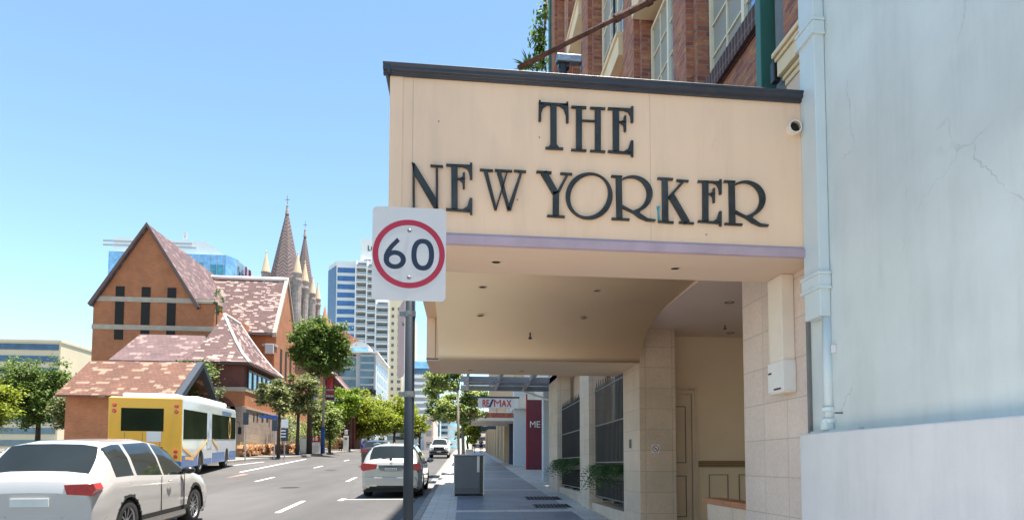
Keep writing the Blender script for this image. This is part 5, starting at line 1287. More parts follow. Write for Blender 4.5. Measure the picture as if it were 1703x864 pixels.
bx('eave_gutter', 'sealant', tr, xlb, Xg - .3, Ye - .6, Ye - .45, zr - sl_ * (Yr - Ye + .5) - .22, zr - sl_ * (Yr - Ye + .5) - .05)
bt = bx('buttress', 'brickO', tr, Xg - 1.0, Xg + .1, Ye - .9, Ye, 2, ze - 2.2, .05); bx('buttress_cap', 'stoneband', tr, Xg - 1.1, Xg + .2, Ye - 1.0, Ye, ze - 2.2, ze - 1.95)
q = atY(449, 580, Ye - .92); bx('air_unit', 'hazy', tr, q.x - .4, q.x + .4, Ye - 1.25, Ye - .92, q.z - .5, q.z + .5, .03)
nv = bx('nave_wall', 'brickO', tr, Xg - 6, Xg - .01, 2 * Yr - Ye, 86, 2, atX(495, 588, Xg).z)
MB().prism([(Xg + .4, 77.2, atX(495, 590, Xg).z), (Xg - 6, 77.2, atX(495, 590, Xg).z + 4.5), (Xg - 6, 77.2, atX(495, 590, Xg).z)], (0, 9, 0)).build('nave_roof', 'roofplain', tr)
m = MB()
for yy in (71.5, 73.4, 75.3): m.box(Xg + .002, Xg + .03, yy - .35, yy + .35, ze - 6, ze - 2.0)
m.build('lancet_window', 'void', tr)
# annex with hipped, flared roof
AX = -17.0; AY = 54.0
an = thing('church_annex', 'brick church annex with a hipped tiled roof over a row of blue windows', 'building', (-20, 57, gz(-20, 57)))
ez = atY(408, 602, AY).z; xLe = atY(306.5, 600, AY).x; cr_ = atY(415, 601, AY - .4); xe = cr_.x; Yf = 62.8
hip = atY(373, 522, 57.4); ridge2 = atX(416, 547, hip.x)
xw = AX - .55; y2 = Yf - 3.0
A1 = Vector((xe, AY - .4, ez)); A0 = Vector((xLe, AY - .4, ez)); A2 = Vector((xe, Yf + .4, ez)); A3 = Vector((xLe, Yf + .4, ez))
H0 = Vector(hip); H1 = Vector((hip.x, ridge2.y if ridge2.y < Yf else Yf - 1.5, hip.z))
m = MB()
def flare(a, b, h0, h1):
    """roof slope from eave a-b to hip points h0-h1, concave like a bell-cast roof"""
    rows = []
    for i in range(7):
        t = i / 6; zz = t ** 1.25
        pa = a.lerp(h0, t); pb = b.lerp(h1, t); pa.z = a.z + (h0.z - a.z) * zz; pb.z = b.z + (h1.z - b.z) * zz; rows.append((pa, pb))
    for (p0, p1), (q0_, q1_) in zip(rows[:-1], rows[1:]): m.add([p0, p1, q1_, q0_], [(0, 1, 2, 3)])
flare(A0, A1, H0, H0.copy()); flare(A1, A2, H0, H1); flare(A2, A3, H1, H1.copy()); flare(A3, A0, H1, H0)
rf = m.build('roof', 'roofpatch', an)
m = MB(); m.tube([H0, H1], .14, 6); m.tube([A1.lerp(H0, t) - Vector((0, 0, (t - t ** 1.25) * (H0.z - A1.z))) for t in (0, .25, .5, .75, 1)], .10, 6)
m.tube([A2.lerp(H1, t) - Vector((0, 0, (t - t ** 1.25) * (H1.z - A2.z))) for t in (0, .25, .5, .75, 1)], .10, 6); m.build('hip_tile', 'ridge', rf)
bx('eave_board', paint('eave_dark', (.09, .05, .045), .7), an, xLe, xe, AY - .35, Yf + .35, ez - .22, ez - .003)
wt_ = atY(400, 643, AY).z; xL = atY(322, 620, AY).x
bx('upper_wall', 'brickM', an, xL, AX - .15, AY + .15, Yf, wt_, ez - .2)  # darker brick than below: shade of the eaves is put into its colour
bx('stone_band', 'stoneband', an, xL - .1, AX + .06, AY - .06, Yf + .1, wt_ - .34, wt_, .03)
lw0 = atY(401, 675, AY).z
bx('lower_wall', 'brickO', an, xL, AX, AY, Yf, lw0, wt_ - .34)
# windows of the upper storey on the street side
m = MB(); y0w, y1w = AY + .9, Yf - .4; n = 6
for k in range(n):
    a = y0w + (y1w - y0w) * k / n; b = y0w + (y1w - y0w) * (k + 1) / n
    f = MB().box(AX - .16, AX - .04, a, a + .14, wt_ + .02, ez - .45).box(AX - .16, AX - .04, b - .14, b, wt_ + .02, ez - .45).box(AX - .16, AX - .05, a + .14, b - .14, ez - .6, ez - .45).build('window', 'iron', an)
    bx('pane', 'skyglass' if 'skyglass' in M else M.setdefault('skyglass', glass('sky_blue_glass', (.25, .38, .52), .06, .5)), f, AX - .13, AX - .10, a + .14, b - .14, wt_ + .03, ez - .6)
# arch in the near wall
m = MB(); ac = atY(352, 700, AY); ar = abs(atY(386, 700, AY).x - ac.x); az = atY(352, 690, AY).z
P = [(ac.x + ar * math.cos(math.pi * k / 14), AY - .02, az + ar * .9 * math.sin(math.pi * k / 14)) for k in range(15)]
m.prism(P + [(ac.x - ar, AY - .02, 2), (ac.x + ar, AY - .02, 2)], (0, .03, 0)); m.build('archway', 'void', an)
m = MB()
for k in range(14):
    a0, a1 = math.pi * k / 14, math.pi * (k + 1) / 14; f = lambda a, r: Vector((ac.x + r * math.cos(a), AY - .05, az + .9 * r * math.sin(a)))
    m.prism([f(a0, ar), f(a1, ar), f(a1, ar + .35), f(a0, ar + .35)], (0, .06, 0))
m.build('arch_trim', 'brickM', an)
# stone undercroft wall facing the street
uw = bx('stone_base', 'stonepale', an, xL, AX + .05, AY - .05, 72.0, 1.5, lw0 + .003 - .006, .02)
m = MB()
for py0, pxs in ((690, ((409, 413), (421, 423), (427, 429), (435, 438), (443, 446), (480, 482), (490, 492))),):
    for a, b in pxs:
        pa, pb = atX(a, 692, AX + .05), atX(b, 692, AX + .05); m.box(AX + .05, AX + .07, pa.y, pb.y, atX(a, 700, AX).z, atX(a, 688, AX).z)
m.build('slit_window', 'void', uw)
m = MB().box(AX + .05, AX + .12, AY, 72, lw0 - .18, lw0 - .01); m.build('coping', 'stoneband', uw)
# side lean-to roof and small porch
D0, D1 = atY(285, 558, 55.5), atY(345, 556, 58); D2, D3 = atY(309, 600, 53.7), atY(262, 600, 53.7)
lt = thing('lean_to_roof', 'low purple tiled roof between the hall gable and the annex', 'building', (D2.x, 56, gz(-22, 56)))
xq = atY(180, 600, 53.7).x
MB().prism([(xq, 53.7, D2.z), (D2.x + 1.5, 53.7, D2.z), (D1.x + .3, 58.5, D1.z), (xq, 58.5, D1.z)], (0, 0, -.2)).build('roof', 'roofplain', lt)
bx('wall', 'brickM', lt, xq, xL, 54.2, 58.4, 2, D2.z + .0)
pc = thing('brick_porch', 'small orange tiled porch with a grey sloping edge behind the bus', 'building', (-21, 48, gz(-21, 48)))
a0 = atY(262, 560, 49); a1 = atY(312, 606, 47); a2 = atY(303, 652, 45.5)
E0 = atY(343, 640, 47.5)
MB().prism([(a1.x - 7, 44.8, a2.z - .3), (a1.x, 44.8, a2.z - .3), (a1.x, 48.6, a1.z + .4), (a1.x - 7, 48.6, a1.z + .4)], (0, 0, -.15)).build('roof', 'rooforange', pc)
MB().prism([(a1.x - 7, 52.4, a2.z - .3), (a1.x, 52.4, a2.z - .3), (a1.x, 48.6, a1.z + .4), (a1.x - 7, 48.6, a1.z + .4)], (0, 0, -.15)).build('rear_slope', 'rooforange', pc)
MB().prism([(a1.x, 44.7, a2.z - .5), (a1.x, 48.6, a1.z + .45), (a1.x, 52.5, a2.z - .5), (a1.x, 52.3, a2.z - .85), (a1.x, 48.6, a1.z + .05), (a1.x, 44.9, a2.z - .85)], (.45, 0, 0)).build('verge_board', 'galv', pc)
bx('wall', 'brickO', pc, a1.x - 6.8, a1.x - .3, 45.6, 51.6, 1.5, a2.z - .35)
# garden rubble wall under the church wall
gw = thing('garden_wall', 'low orange rubble garden wall along the foot of the pale church wall', 'wall', (AX + 1.3, 60, gz(-16, 60)))
m = MB(); rnd = random.Random(5)
for k in range(240):
    y = rnd.uniform(50, 72); x = AX + 1.1 + rnd.uniform(-.12, .12); z = gz(x, y) + rnd.uniform(0, .75); s = rnd.uniform(.12, .25)
    m.prism([(x + .15, y + s * math.cos(a) * 1.3, z + s * math.sin(a) * .8) for a in [6.28 * i / 6 + rnd.random() * .3 for i in range(6)]], (-.4, 0, 0))
m.build('rubble', paint('orange_rubble', (.45, .22, .10), .9, .5, 1.5, .2, stain=.4, scol=(.55, .42, .32)), gw, recalc=True)
m = MB().box(AX + .1, AX + 1.0, 50, 72, 1.8, gz(-16, 60) + .75); m.build('bank', paint('dry_grass_bank', (.30, .24, .12), .95, .4, 2), gw)
# cathedral towers
M['spire'] = herringbone('herringbone_spire_tiles')
M['sandstone'] = paint('sandstone', (.55, .42, .28), .8, .12, 1)
M['greystone'] = brick('grey_church_stone', (.40, .33, .31), (.33, .27, .26), (.22, .18, .17), .9, .4, .02, .5, (.48, .40, .34), dirt=.4)
def tower(label, pxc, pyt, pyb, w_top_px, Y, body_bottom=5):
    c = atY(pxc, pyb, Y); k = (atY(pxc + 10, pyb, Y).x - c.x) / 10; zb = c.z; zt = atY(pxc, pyt, Y).z; w = w_top_px / 2 * k * 1.12
    t = thing('cathedral_tower', label, 'church tower', (c.x, Y, gz(c.x, Y)), group='cathedral towers with tiled spires')
    m = MB(); n = 8; vs = [Vector((c.x + math.cos(R(22.5 + 45 * i)) * w * 1.05, Y + math.sin(R(22.5 + 45 * i)) * w * 1.05, zb)) for i in range(8)]
    top_ = Vector((c.x, Y, zt)); wt = .03
    vt = [Vector((c.x + (v.x - c.x) * wt, Y + (v.y - Y) * wt, zt)) for v in vs]
    m.add(vs + vt, [(i, (i + 1) % 8, (i + 1) % 8 + 8, i + 8) for i in range(8)] + [[i + 8 for i in range(8)], list(range(8))[::-1]])
    sp_ = m.build('spire', 'spire', t)
    m = MB().lathe((c.x, Y, zt), [(.30, -.9), (.34, -.8), (.16, .5), (.20, .6), (.05, .9), (.05, 1.6)], 8); m.box(c.x - .35, c.x + .35, Y - .04, Y + .04, zt + 1.6, zt + 1.7); m.tube([(c.x, Y, zt + .8), (c.x, Y, zt + 2.4)], .05, 5); m.build('finial', 'greystone', sp_)
    b = MB().box(c.x - w * .92, c.x + w * .92, Y - w * .92, Y + w * .92, gz(c.x, Y) - .5, zb); b.build('wall', 'greystone', t)
    bx('parapet', 'greystone', t, c.x - w * .98, c.x + w * .98, Y - w * .98, Y + w * .98, zb - .45, zb + .25, .02)
    for tier, (z0, hh_) in enumerate(((zb - 5.0, 3.6), (zb - 11, 4.8))):
        for sx_ in (-.48, 0, .48):
            for face in (0, 1):
                if face == 0: P = [(c.x + sx_ * w - .16 * w, Y - w * .925, z0), (c.x + sx_ * w + .16 * w, Y - w * .925, z0), (c.x + sx_ * w + .16 * w, Y - w * .925, z0 + hh_ * .75), (c.x + sx_ * w, Y - w * .925, z0 + hh_), (c.x + sx_ * w - .16 * w, Y - w * .925, z0 + hh_ * .75)]; v_ = (0, -.03, 0)
                else: P = [(c.x + w * .925, Y + sx_ * w - .16 * w, z0), (c.x + w * .925, Y + sx_ * w + .16 * w, z0), (c.x + w * .925, Y + sx_ * w + .16 * w, z0 + hh_ * .75), (c.x + w * .925, Y + sx_ * w, z0 + hh_), (c.x + w * .925, Y + sx_ * w - .16 * w, z0 + hh_ * .75)]; v_ = (.03, 0, 0)
                f = MB().prism(P, v_).build('belfry_window', 'void', t)
    for sx_, sy_ in ((-1, -1), (1, -1), (1, 1), (-1, 1)):
        px2, py2 = c.x + sx_ * w * 1.0, Y + sy_ * w * 1.0; r_ = w * .27
        p_ = MB().lathe((px2, py2, 0), [(r_ * 1.15, gz(px2, py2)), (r_ * 1.1, zb - 8), (r_, zb - 7.8), (r_, zb - .6), (r_ * 1.2, zb - .4), (r_ * 1.2, zb - .1), (r_, zb), (r_, zb + .7), (r_ * 1.15, zb + .8), (r_ * 1.15, zb + .95)], 12).build('turret', 'greystone', t)
        MB().lathe((px2, py2, zb + .95), [(r_ * 1.05, 0), (r_ * .55, 1.7), (.09, 3.2), (.12, 3.35), (.02, 3.7)], 12).build('turret_cone', 'sandstone', p_)
    return t
T1 = tower('nearer cathedral tower with the taller herringbone tiled spire', 475, 348, 470, 46, 112)
T2 = tower('farther cathedral tower with the smaller herringbone spire at the right', 505, 387, 500, 34, 135)
# low round brick turrets right of the towers
for i, (px, pt, pb, w_) in enumerate(((540, 507, 548, 15), (549, 530, 560, 11))):
    c = atY(px, pb, 100); k = w_ * .5 * .092; tt_ = thing('brick_turret', ['brick turret with a pointed cone roof above the dark green tree', 'smaller pointed brick turret nearest the curved roofed office'][i], 'turret', (c.x, 100, gz(c.x, 100)), group='small brick turrets by the cathedral')
    MB().lathe((c.x, 100, 0), [(k, gz(c.x, 100)), (k, c.z), (k * 1.1, c.z)], 12).build('shaft', 'brickO', tt_); MB().lathe((c.x, 100, c.z), [(k * 1.1, 0), (.02, atY(px, pt, 100).z - c.z)], 12).build('cone_roof', paint('terracotta_cone', (.45, .20, .11), .8, .15, 1), tt_)
# brick gate building behind the far trees
q = atY(556, 700, 86); gbd = thing('gatehouse', 'low orange and brown brick building seen under the far trees', 'building', (q.x, 86, gz(q.x, 86)))
bx('wall', 'brickO', gbd, atY(545, 700, 86).x, atY(562, 700, 86).x, 86, 92, 2, atY(0, 690, 86).z); bx('brown_wall', 'brickM', gbd, atY(562, 700, 88).x, atY(592, 700, 88).x, 88, 93, 2, atY(0, 668, 88).z)
m = MB()
for k in range(6): x = atY(564 + k * 5, 700, 87.8).x; m.box(x, x + .18, 87.7, 87.99, 3, atY(0, 672, 88).z)
m.build('brown_fin', 'brickM', gbd)
ro = atY(557, 628, 86); MB().prism([(atY(548, 612, 87).x, 84, atY(548, 612, 87).z), (atY(585, 655, 87).x, 84, atY(585, 655, 87).z), (atY(585, 655, 87).x, 84, atY(585, 658, 87).z), (atY(548, 655, 87).x, 84, atY(548, 655, 87).z)], (0, 8, 0)).build('sloping_roof', 'brickM', gbd)
MB().prism([(atY(548, 610, 87).x, 83.9, atY(548, 610, 87).z), (atY(586, 653, 87).x, 83.9, atY(586, 653, 87).z), (atY(586, 656, 87).x, 83.9, atY(586, 656, 87).z), (atY(548, 613, 87).x, 83.9, atY(548, 613, 87).z)], (0, .4, 0)).build('roof_edge', 'ridge', gbd)

# ------------------------------------------------------------------ city buildings
M['glassblue'] = glass('curtain_wall_blue', (.30, .50, .66), .08, .6)
M['glassteal'] = glass('teal_glass', (.10, .32, .38), .06, .5)
M['glassdark'] = glass('dark_glass', (.05, .09, .16), .06, .4)
M['glassnavy'] = glass('navy_band_glass', (.06, .14, .30), .07, .4)
M['glassslate'] = glass('slate_glass', (.10, .16, .19), .12, .25)
M['towerwhite'] = paint('tower_white', (.74, .74, .74), .6, .04, .2, 0)
M['towercream'] = paint('tower_cream', (.72, .60, .42), .7, .05, .2, 0)
M['towergrey'] = paint('tower_grey', (.42, .42, .45), .6, .06, .2, 0)
M['balcshade'] = paint('balcony_recess', (.34, .32, .29), .7, .1, .2, 0)
def fp_prism(name, mat, parent, pts, z0, z1, bevel=0): return MB().prism([(x, y, z0) for x, y in pts], (0, 0, z1 - z0)).build(name, mat, parent, bevel=bevel)
# glass office at far left
Yo = 170; zt = atY(300, 418, Yo).z; xa = atY(180, 440, Yo).x; xb = atY(376, 440, Yo).x; xc = atX(418, 455, xb + 1.5)
og = thing('glass_office', 'blue glass office with a stepped white top and red lettering, behind the church hall', 'office building', ((xa + xb) / 2, Yo, prof(Yo)))
Yend = xc.y
z2 = atY(374, 424, Yo).z
fp_prism('curtain_wall', 'glassblue', og, [(xa, Yo), (xb, Yo), (xb + 1.5, Yo + 3), (xb + 1.5, Yend), (xa, Yend)], prof(Yo) - 1, z2)
x1 = atY(352, 400, Yo).x
MB().prism([(xa, Yo + 2, z2 + .01), (xb - .5, Yo + 2, z2 + .01), (atY(362, 404, Yo).x, Yo + 2, atY(0, 402, Yo).z), (atY(338, 385, Yo).x, Yo + 2, atY(0, 384.5, Yo).z), (xa, Yo + 2, atY(0, 383, Yo).z)], (0, Yend - Yo - 6, 0)).build('white_top', 'towerwhite', og)
m = MB()
for py, pxe in ((389, 320), (396, 327)): m.box(atY(180, 0, Yo).x, atY(pxe, py, Yo + 2).x, Yo + 1.9, Yo + 1.999, atY(0, py + 1.6, Yo).z, atY(0, py - 1.6, Yo).z)
m.build('louvre', 'towergrey', og)
for (p0_, p1_, t0, t1) in ((317, 339, 425, 437), (350, 374, 428, 470)):
    bx('window', 'glassteal', og, atY(p0_, 430, Yo).x, atY(p1_, 430, Yo).x, Yo - .05, Yo - .003, atY(0, t1, Yo).z, atY(0, t0, Yo).z)
m = MB()
for k in range(16):
    x = xb - k * 1.6 - .6; m.box(x, x + .08, Yo - .08, Yo - .051, prof(Yo), z2 - .02)
m.build('mullion', 'towergrey', og)
m = MB()
for k in range(3):
    z = z2 - 4.2 - 3.6 * k; m.box(xb + 1.5, xb + 1.62, Yo + 5, Yend - 1, z, z + 1.6)
m.build('ribbon_window', 'glassdark', og)
xs_ = xb + 2.3; sgb = bx('sign_frame', 'towerwhite', og, xs_ - .1, xs_, Yo + 6, Yend - 3, z2 - 4.5, z2 - 4.2)
m = MB(); ly = Yo + 7
for k in range(9):
    if k == 3: ly += 2; continue
    h_ = 3.2; w_ = (Yend - Yo - 12) / 11
    m.box(xs_, xs_ + .3, ly, ly + w_ * .3, z2 - 3.9, z2 - 3.9 + h_); m.box(xs_, xs_ + .3, ly + w_ * .3, ly + w_ * .8, z2 - 3.9, z2 - 3.2)
    if k % 2: m.box(xs_, xs_ + .3, ly + w_ * .3, ly + w_ * .8, z2 - 1.4, z2 - .7)
    ly += w_ * 1.12
m.build('red_lettering', M['signred'], og)
m = MB()
for px in (305, 308.5): x = atY(px, 380, Yo + 10).x; m.box(x, x + .35, Yo + 10, Yo + 10.4, atY(0, 385, Yo + 10).z, atY(0, 373.5, Yo + 10).z)
m.build('mast', 'towergrey', og)
# banded tower
Yt = 265
bt_ = thing('banded_tower', 'office tower with navy glass bands and white spandrels, left of the apartment tower', 'office tower', (atY(570, 500, Yt).x, Yt, prof(Yt)))
xA, xB, xC = atY(545.5, 500, Yt + 8).x, atY(558.5, 500, Yt).x, atY(593, 500, Yt).x
zt = atY(0, 414, Yt).z; zg = prof(Yt) - 1
fp_prism('core', 'towerwhite', bt_, [(xB, Yt), (xC, Yt), (xC, Yt + 25), (xA, Yt + 25), (xA, Yt + 8)], zg, zt)
fp_prism('glass_side', 'glassdark', bt_, [(xA - .1, Yt + 7.9), (xB - .1, Yt - .1), (xB, Yt), (xA, Yt + 8)], zg, atY(0, 422, Yt).z)
k = 0; py = 425.5
while py < 600:
    bx('glass_band', 'glassnavy', bt_, xB + .5, xC, Yt - .12, Yt - .003, atY(0, py + 8.7, Yt).z, atY(0, py, Yt).z); py += 14.55
bx('roof_box', 'towerwhite', bt_, atY(547, 412, Yt).x, atY(561, 412, Yt).x, Yt + 9, Yt + 18, zt, atY(0, 410.5, Yt).z)
# apartment tower with balconies
Ya = 262
ap = thing('apartment_tower', 'tall white apartment tower with stacked balconies and a cream side wall, behind the speed sign', 'apartment building', (atY(630, 500, Ya).x, Ya, prof(Ya)))
def PX(px, Y=Ya): return atY(px, 600, Y).x
def PZ(py, Y=Ya): return atY(640, py, Y).z
bx('main_wall', 'towerwhite', ap, PX(589), PX(624), Ya + 1.8, Ya + 24, zg, PZ(432))
bx('upper_block', 'towerwhite', ap, PX(594.5), PX(672), Ya + 4, Ya + 20, zg, PZ(392))
bx('side_wall', 'towercream', ap, PX(645), PX(668), Ya + .5, Ya + 24, zg, PZ(498))
bx('rear_wing', 'towercream', ap, PX(668) - .01, PX(686), Ya + 6, Ya + 24, zg, PZ(520))
bx('third_wall', 'towerwhite', ap, PX(624) + .003, PX(645) - .003, Ya + 1.8, Ya + 24, zg, PZ(498))
for px in (588.5, 607, 622.5, 644): bx('fin_wall', 'towerwhite', ap, PX(px), PX(px + 2), Ya - .3, Ya + 1.79, zg, PZ(434 if px < 620 else 440 if px < 630 else 500))
def balcony_stack(px0, px1, py0, n):
    for k in range(n):
        py = py0 + 12.1 * k; z = PZ(py + 9)
        if z < 8: break
        o = MB().box(PX(px0), PX(px1), Ya - .25, Ya + 1.79, z - .45, z - .02).build('balcony', 'towerwhite', ap)
        MB().box(PX(px0) + .05, PX(px1) - .05, Ya - .24, Ya - .16, z - .02, z + 1.0).build('balustrade', glass_balc, o)
        MB().box(PX(px0) + .3, PX(px1) - .3, Ya + 1.6, Ya + 1.795, z + .05, z + 2.1).build('balcony_door', 'balcdark', o)
glass_balc = paint('balustrade_glass', (.34, .37, .40), .3, .1, .5, 0)
M['balcdark'] = paint('balcony_glazing', (.12, .12, .13), .3, .4, .3, 0)
balcony_stack(590.5, 607, 436, 19); balcony_stack(609, 622.5, 438, 19); balcony_stack(624.5, 644, 501, 14)
for k in range(14):
    z = PZ(510 + 12.1 * k)
    for px, wd in ((650, 1.0), (660.5, 1.3)): MB().box(PX(px), PX(px) + wd, Ya + .44, Ya + .498, z - 1.2, z).build('window', 'balcdark', ap)
t = text_mb('LO', 3.0, extrude=.1, xscale=.9, weight=.05); q = atY(611, 416.5, Ya + 3.8); move(t, (q.x, Ya + 3.85, q.z)).build('lettering', 'iron', ap)
m = MB()
for k, (a, b) in enumerate(((600.5, 602.5), (603, 605.5), (606, 607.5), (608, 612), (614, 617), (618, 621))): m.box(PX(a), PX(b), Ya + 3.8, Ya + 3.99, PZ(432 - .6 * (k > 1)), PZ(428))
m.build('small_lettering', 'iron', ap)
# curved roof office
Yc = 128
oc = thing('low_office', 'low concrete office with glazed corner bay and curved roof right of the dark green tree', 'office building', (atY(610, 620, Yc).x, Yc, prof(Yc)))
def QX(px, Y=Yc): return atY(px, 620, Y).x
def QZ(py, Y=Yc): return atY(610, py, Y).z
xr = QX(625); yend = atX(645, 620, xr).y
fp_prism('wall', 'hazy', oc, [(QX(592), Yc), (xr, Yc), (xr, yend), (QX(592), yend)], prof(Yc) - 1, QZ(587)); 
bx('wing_wall', 'hazy', oc, QX(520), QX(592) - .01, Yc + 1.5, yend, prof(Yc) - 1, QZ(590))
for k in range(4): bx('wing_glass', 'glassslate', oc, QX(522), QX(592) - .3, Yc + 1.3, Yc + 1.498, QZ(606 + 18 * k), QZ(594 + 18 * k))
bx('corner_bay', 'glassslate', oc, QX(600), QX(622), Yc - .5, Yc - .003, QZ(647), QZ(590))
m = MB()
for k in range(5): m.box(QX(600), QX(622), Yc - .56, Yc - .501, QZ(590 + 12 * k) - .35, QZ(590 + 12 * k))
m.build('bay_spandrel', 'towergrey', oc)
for r_ in range(3):
    for c_ in range(6):
        ya = Yc + 2 + (yend - Yc - 3) * c_ / 6; yb2 = ya + (yend - Yc - 3) / 6 * .6; MB().box(xr - .05, xr + .03, ya, yb2, QZ(612 + 18.5 * r_), QZ(600 + 18.5 * r_)).build('window', 'glassdark', oc)
bx('dark_soffit', 'void', oc, QX(588), QX(626), Yc - .7, Yc - .01, QZ(658), QZ(648)); bx('eave_slab', 'towerwhite', oc, QX(560), xr + .4, Yc - .8, yend, QZ(587), QZ(584.5))
rp_ = [(QX(578), QZ(574)), (QX(590), QZ(566)), (QX(602), QZ(566)), (QX(610), QZ(571)), (QX(615), QZ(582)), (QX(578), QZ(582))]
MB().prism([(x, Yc + 1, z) for x, z in rp_], (0, 18, 0)).build('curved_roof', paint('zinc_roof', (.55, .53, .52), .5), oc)
bx('attic_glass', 'glassblue', oc, QX(584), QX(610), Yc + .8, Yc + .99, QZ(583.5), QZ(577))
MB().prism([(QX(535), Yc + 4, QZ(530)), (QX(548), Yc + 4, QZ(533)), (QX(607), Yc + 4, QZ(570)), (QX(607), Yc + 4, QZ(577)), (QX(535), Yc + 4, QZ(577))], (0, 12, 0)).build('red_roof', paint('salmon_roof', (.55, .20, .13), .8, .12, .5), oc)
# right of the pole
Yd = 215
gl = thing('striped_tower', 'grey tower block with pale horizontal sun shades seen right of the sign pole', 'office tower', (atY(704, 650, Yd).x, Yd, prof(Yd)))
def RX(px, Y=Yd): return atY(px, 650, Y).x
def RZ(py, Y=Yd): return atY(705, py, Y).z
yr_ = atX(728, 650, RX(716)).y
bx('wall', 'towergrey', gl, RX(676), RX(716), Yd, min(yr_, Yd + 60), zg, RZ(612)); bx('roof_plant', 'glassblue', gl, RX(688), RX(712), Yd + 3, Yd + 14, RZ(612), RZ(598)); bx('roof_band', 'glassdark', gl, RX(676), RX(716), Yd - .3, Yd - .003, RZ(622), RZ(612))
for k in range(8): bx('sun_shade', 'towerwhite', gl, RX(676), RX(716) + .4, Yd - 1.2, Yd - .003, RZ(629 + 10.5 * k), RZ(625 + 10.5 * k))
m = MB(); RXr = RX(716)
for k in range(9): m.box(RXr, RXr + .15, Yd + 1, min(yr_, Yd + 60) - 1, RZ(626 + 10.5 * k) - 1.3, RZ(626 + 10.5 * k))
m.build('side_glazing', 'glassblue', gl)
m = MB().tube([atY(697, 598, Yd + 8), atY(697, 575, Yd + 8)], .12, 5); m.build('mast', 'towerwhite', gl)
def simple_block(label, px0, px1, pyt, Y, wm, gm, bands_, name='city_block', yd=25, group=None):
    b = thing(name, label, 'building', (atY((px0 + px1) / 2, 700, Y).x, Y, prof(Y))); X0_, X1_ = atY(px0, 700, Y).x, atY(px1, 700, Y).x
    zt_ = atY(px0, pyt, Y).z; bx('wall', wm, b, X0_, X1_, Y, Y + yd, prof(Y) - 1, zt_); hh_ = (zt_ - prof(Y)) / bands_
    for k in range(bands_): bx('window_band', gm, b, X0_ + .4, X1_ - .4, Y - .15, Y - .003, prof(Y) + hh_ * (k + .35), prof(Y) + hh_ * (k + .85))
    bx('parapet', wm, b, X0_ - .15, X1_ + .15, Y - .2, Y + yd + .2, zt_, zt_ + .5); return b
simple_block('small pinkish brick building below the striped tower', 706, 721, 694, 150, 'cream2', 'balcshade', 3)
simple_block('slim blue glass tower between the striped tower and the near tree', 716, 731, 652, 330, 'glassblue', 'glassteal', 14)
simple_block('far white block with dark window lines above the white utility truck', 733, 746, 697, 330, 'towerwhite', 'glassdark', 7)
simple_block('far pale blue glass block behind the tree trunks on the near footpath', 746, 765, 690, 300, 'towerwhite', 'glassblue', 6)
simple_block('distant low white building at the end of the road', 712, 746, 733, 190, 'towerwhite', 'glassblue', 2)
simple_block('distant cream building at the end of the near footpath', 786, 826, 712, 140, 'towercream', 'glassdark', 3)
simple_block('distant block behind the yellow green trees', 640, 690, 700, 240, 'towercream', 'glassdark', 5)

tree_px('large rounded green tree at the far left beyond the small porch', 62, 78, 748, 60, 590, 715, 130, 'dark', 61, lobes=10, n=16000, leaf=.34, trunk_r=.25)
tree_px('yellowish green tree at the far left edge beside the larger one', -20, 70, 748, -15, 620, 720, 110, 'yellow', 63, lobes=8, n=12000, leaf=.32, trunk_r=.2)
tree_px('green tree standing between the far left tree and the church hall', 118, 74, 748, 122, 640, 722, 74, 'mix', 67, lobes=8, n=9000, leaf=.28, trunk_r=.18)
simple_block('cream apartment block behind the trees at the far left', -60, 96, 566, 150, 'towercream', 'glassdark', 9)
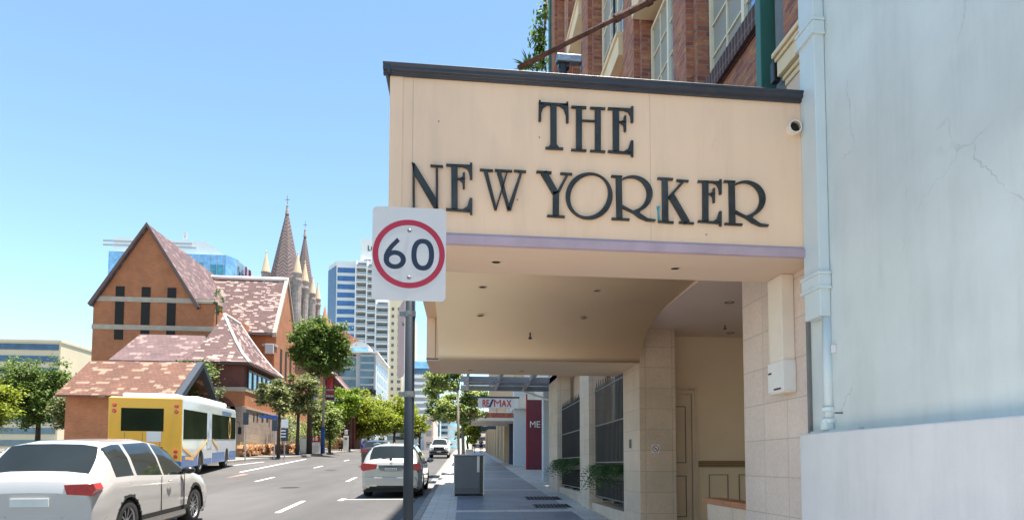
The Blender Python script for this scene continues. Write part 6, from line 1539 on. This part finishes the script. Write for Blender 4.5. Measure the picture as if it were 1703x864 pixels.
# ------------------------------------------------------------------ people
SKIN = paint('skin', (.36, .20, .14), .6)
def person(label, x, y, shirt, legs, heading=0, hair=(.03, .02, .015), stride=.16, hgt=1.7):
    z = gz(x, y); t = thing('person', label, 'person', (x, y, z), (0, 0, heading)); k = hgt / 1.7
    def skinmesh(name, vs, es, rs, mat, root=0, sub=1):
        me = bpy.data.meshes.new(name); me.from_pydata([tuple(Vector(v) * k) for v in vs], es, []); o = bpy.data.objects.new(name, me); COL.objects.link(o); o.parent = t
        sk_ = o.modifiers.new('skin', 'SKIN')
        if not me.skin_vertices: me.attributes  # layer is created below
        bm = bmesh.new(); bm.from_mesh(me); ly_ = bm.verts.layers.skin.verify(); bm.verts.ensure_lookup_table()
        for i, v in enumerate(bm.verts): v[ly_].radius = (rs[i][0] * k, rs[i][1] * k) if isinstance(rs[i], tuple) else (rs[i] * k, rs[i] * k); v[ly_].use_root = (i == root)
        bm.to_mesh(me); bm.free(); s2_ = o.modifiers.new('sub', 'SUBSURF'); s2_.levels = sub; s2_.render_levels = sub; me.materials.append(mat); return o
    st = stride
    V = [(0, 0, .93), (0, 0, 1.15), (0, 0, 1.38), (0, .0, 1.48), (0, .02, 1.56), (0, .02, 1.66),
         (.1, 0, .88), (.11, st * .6, .5), (.11, st, .08), (.11, st + .13, .03), (-.1, 0, .88), (-.11, -st * .2, .5), (-.11, -st, .1), (-.11, -st + .12, .03),
         (.19, 0, 1.37), (.23, -.06, 1.10), (.22, .03, .88), (.22, .05, .80), (-.19, 0, 1.37), (-.23, .06, 1.10), (-.22, .14, .88), (-.22, .17, .80)]
    Ed = [(0, 1), (1, 2), (2, 3), (3, 4), (4, 5), (0, 6), (6, 7), (7, 8), (8, 9), (0, 10), (10, 11), (11, 12), (12, 13), (2, 14), (14, 15), (15, 16), (16, 17), (2, 18), (18, 19), (19, 20), (20, 21)]
    Rr = [(.15, .11), (.13, .10), (.16, .10), .055, .085, .07, .085, .055, .038, .03, .085, .055, .038, .03, .055, .04, .03, .035, .055, .04, .03, .035]
    skinmesh('body', V, Ed, Rr, SKIN)
    skinmesh('shirt', [V[0], V[1], V[2], V[14], V[15], V[18], V[19]], [(0, 1), (1, 2), (2, 3), (3, 4), (2, 5), (5, 6)], [(.17, .125), (.15, .12), (.18, .12), .07, .055, .07, .055], shirt)
    skinmesh('trousers', [V[0], V[6], V[7], V[8], V[10], V[11], V[12]], [(0, 1), (1, 2), (2, 3), (0, 4), (4, 5), (5, 6)], [(.165, .125), .10, .07, .055, .10, .07, .055], legs)
    m = MB().lathe((0, .0, 1.62 * k), [(.09, -.02), (.1, .03), (.085, .08), (.001, .105)], 12); m.build('hair', paint('hair', hair, .8), t, local=True, smooth=True)
    return t
q = atY(800, 752, 78); person('person in dark blue top and dark trousers walking on the near footpath', q.x, 78, paint('navy_shirt', (.03, .05, .14), .8), paint('dark_trousers', (.02, .02, .03), .8))
q = atY(788, 752, 80); person('person in a pale top walking left of the one in dark blue', q.x, 80, paint('pale_shirt', (.5, .52, .6), .8), paint('black_trousers', (.025, .025, .03), .8))
q = atY(566, 750, 72); person('person in an olive yellow top standing on the far footpath beside the white totem sign', q.x, 72, paint('olive_shirt', (.35, .30, .12), .8), paint('brown_trousers', (.05, .025, .02), .8), stride=.05)
bpy.context.view_layer.update()
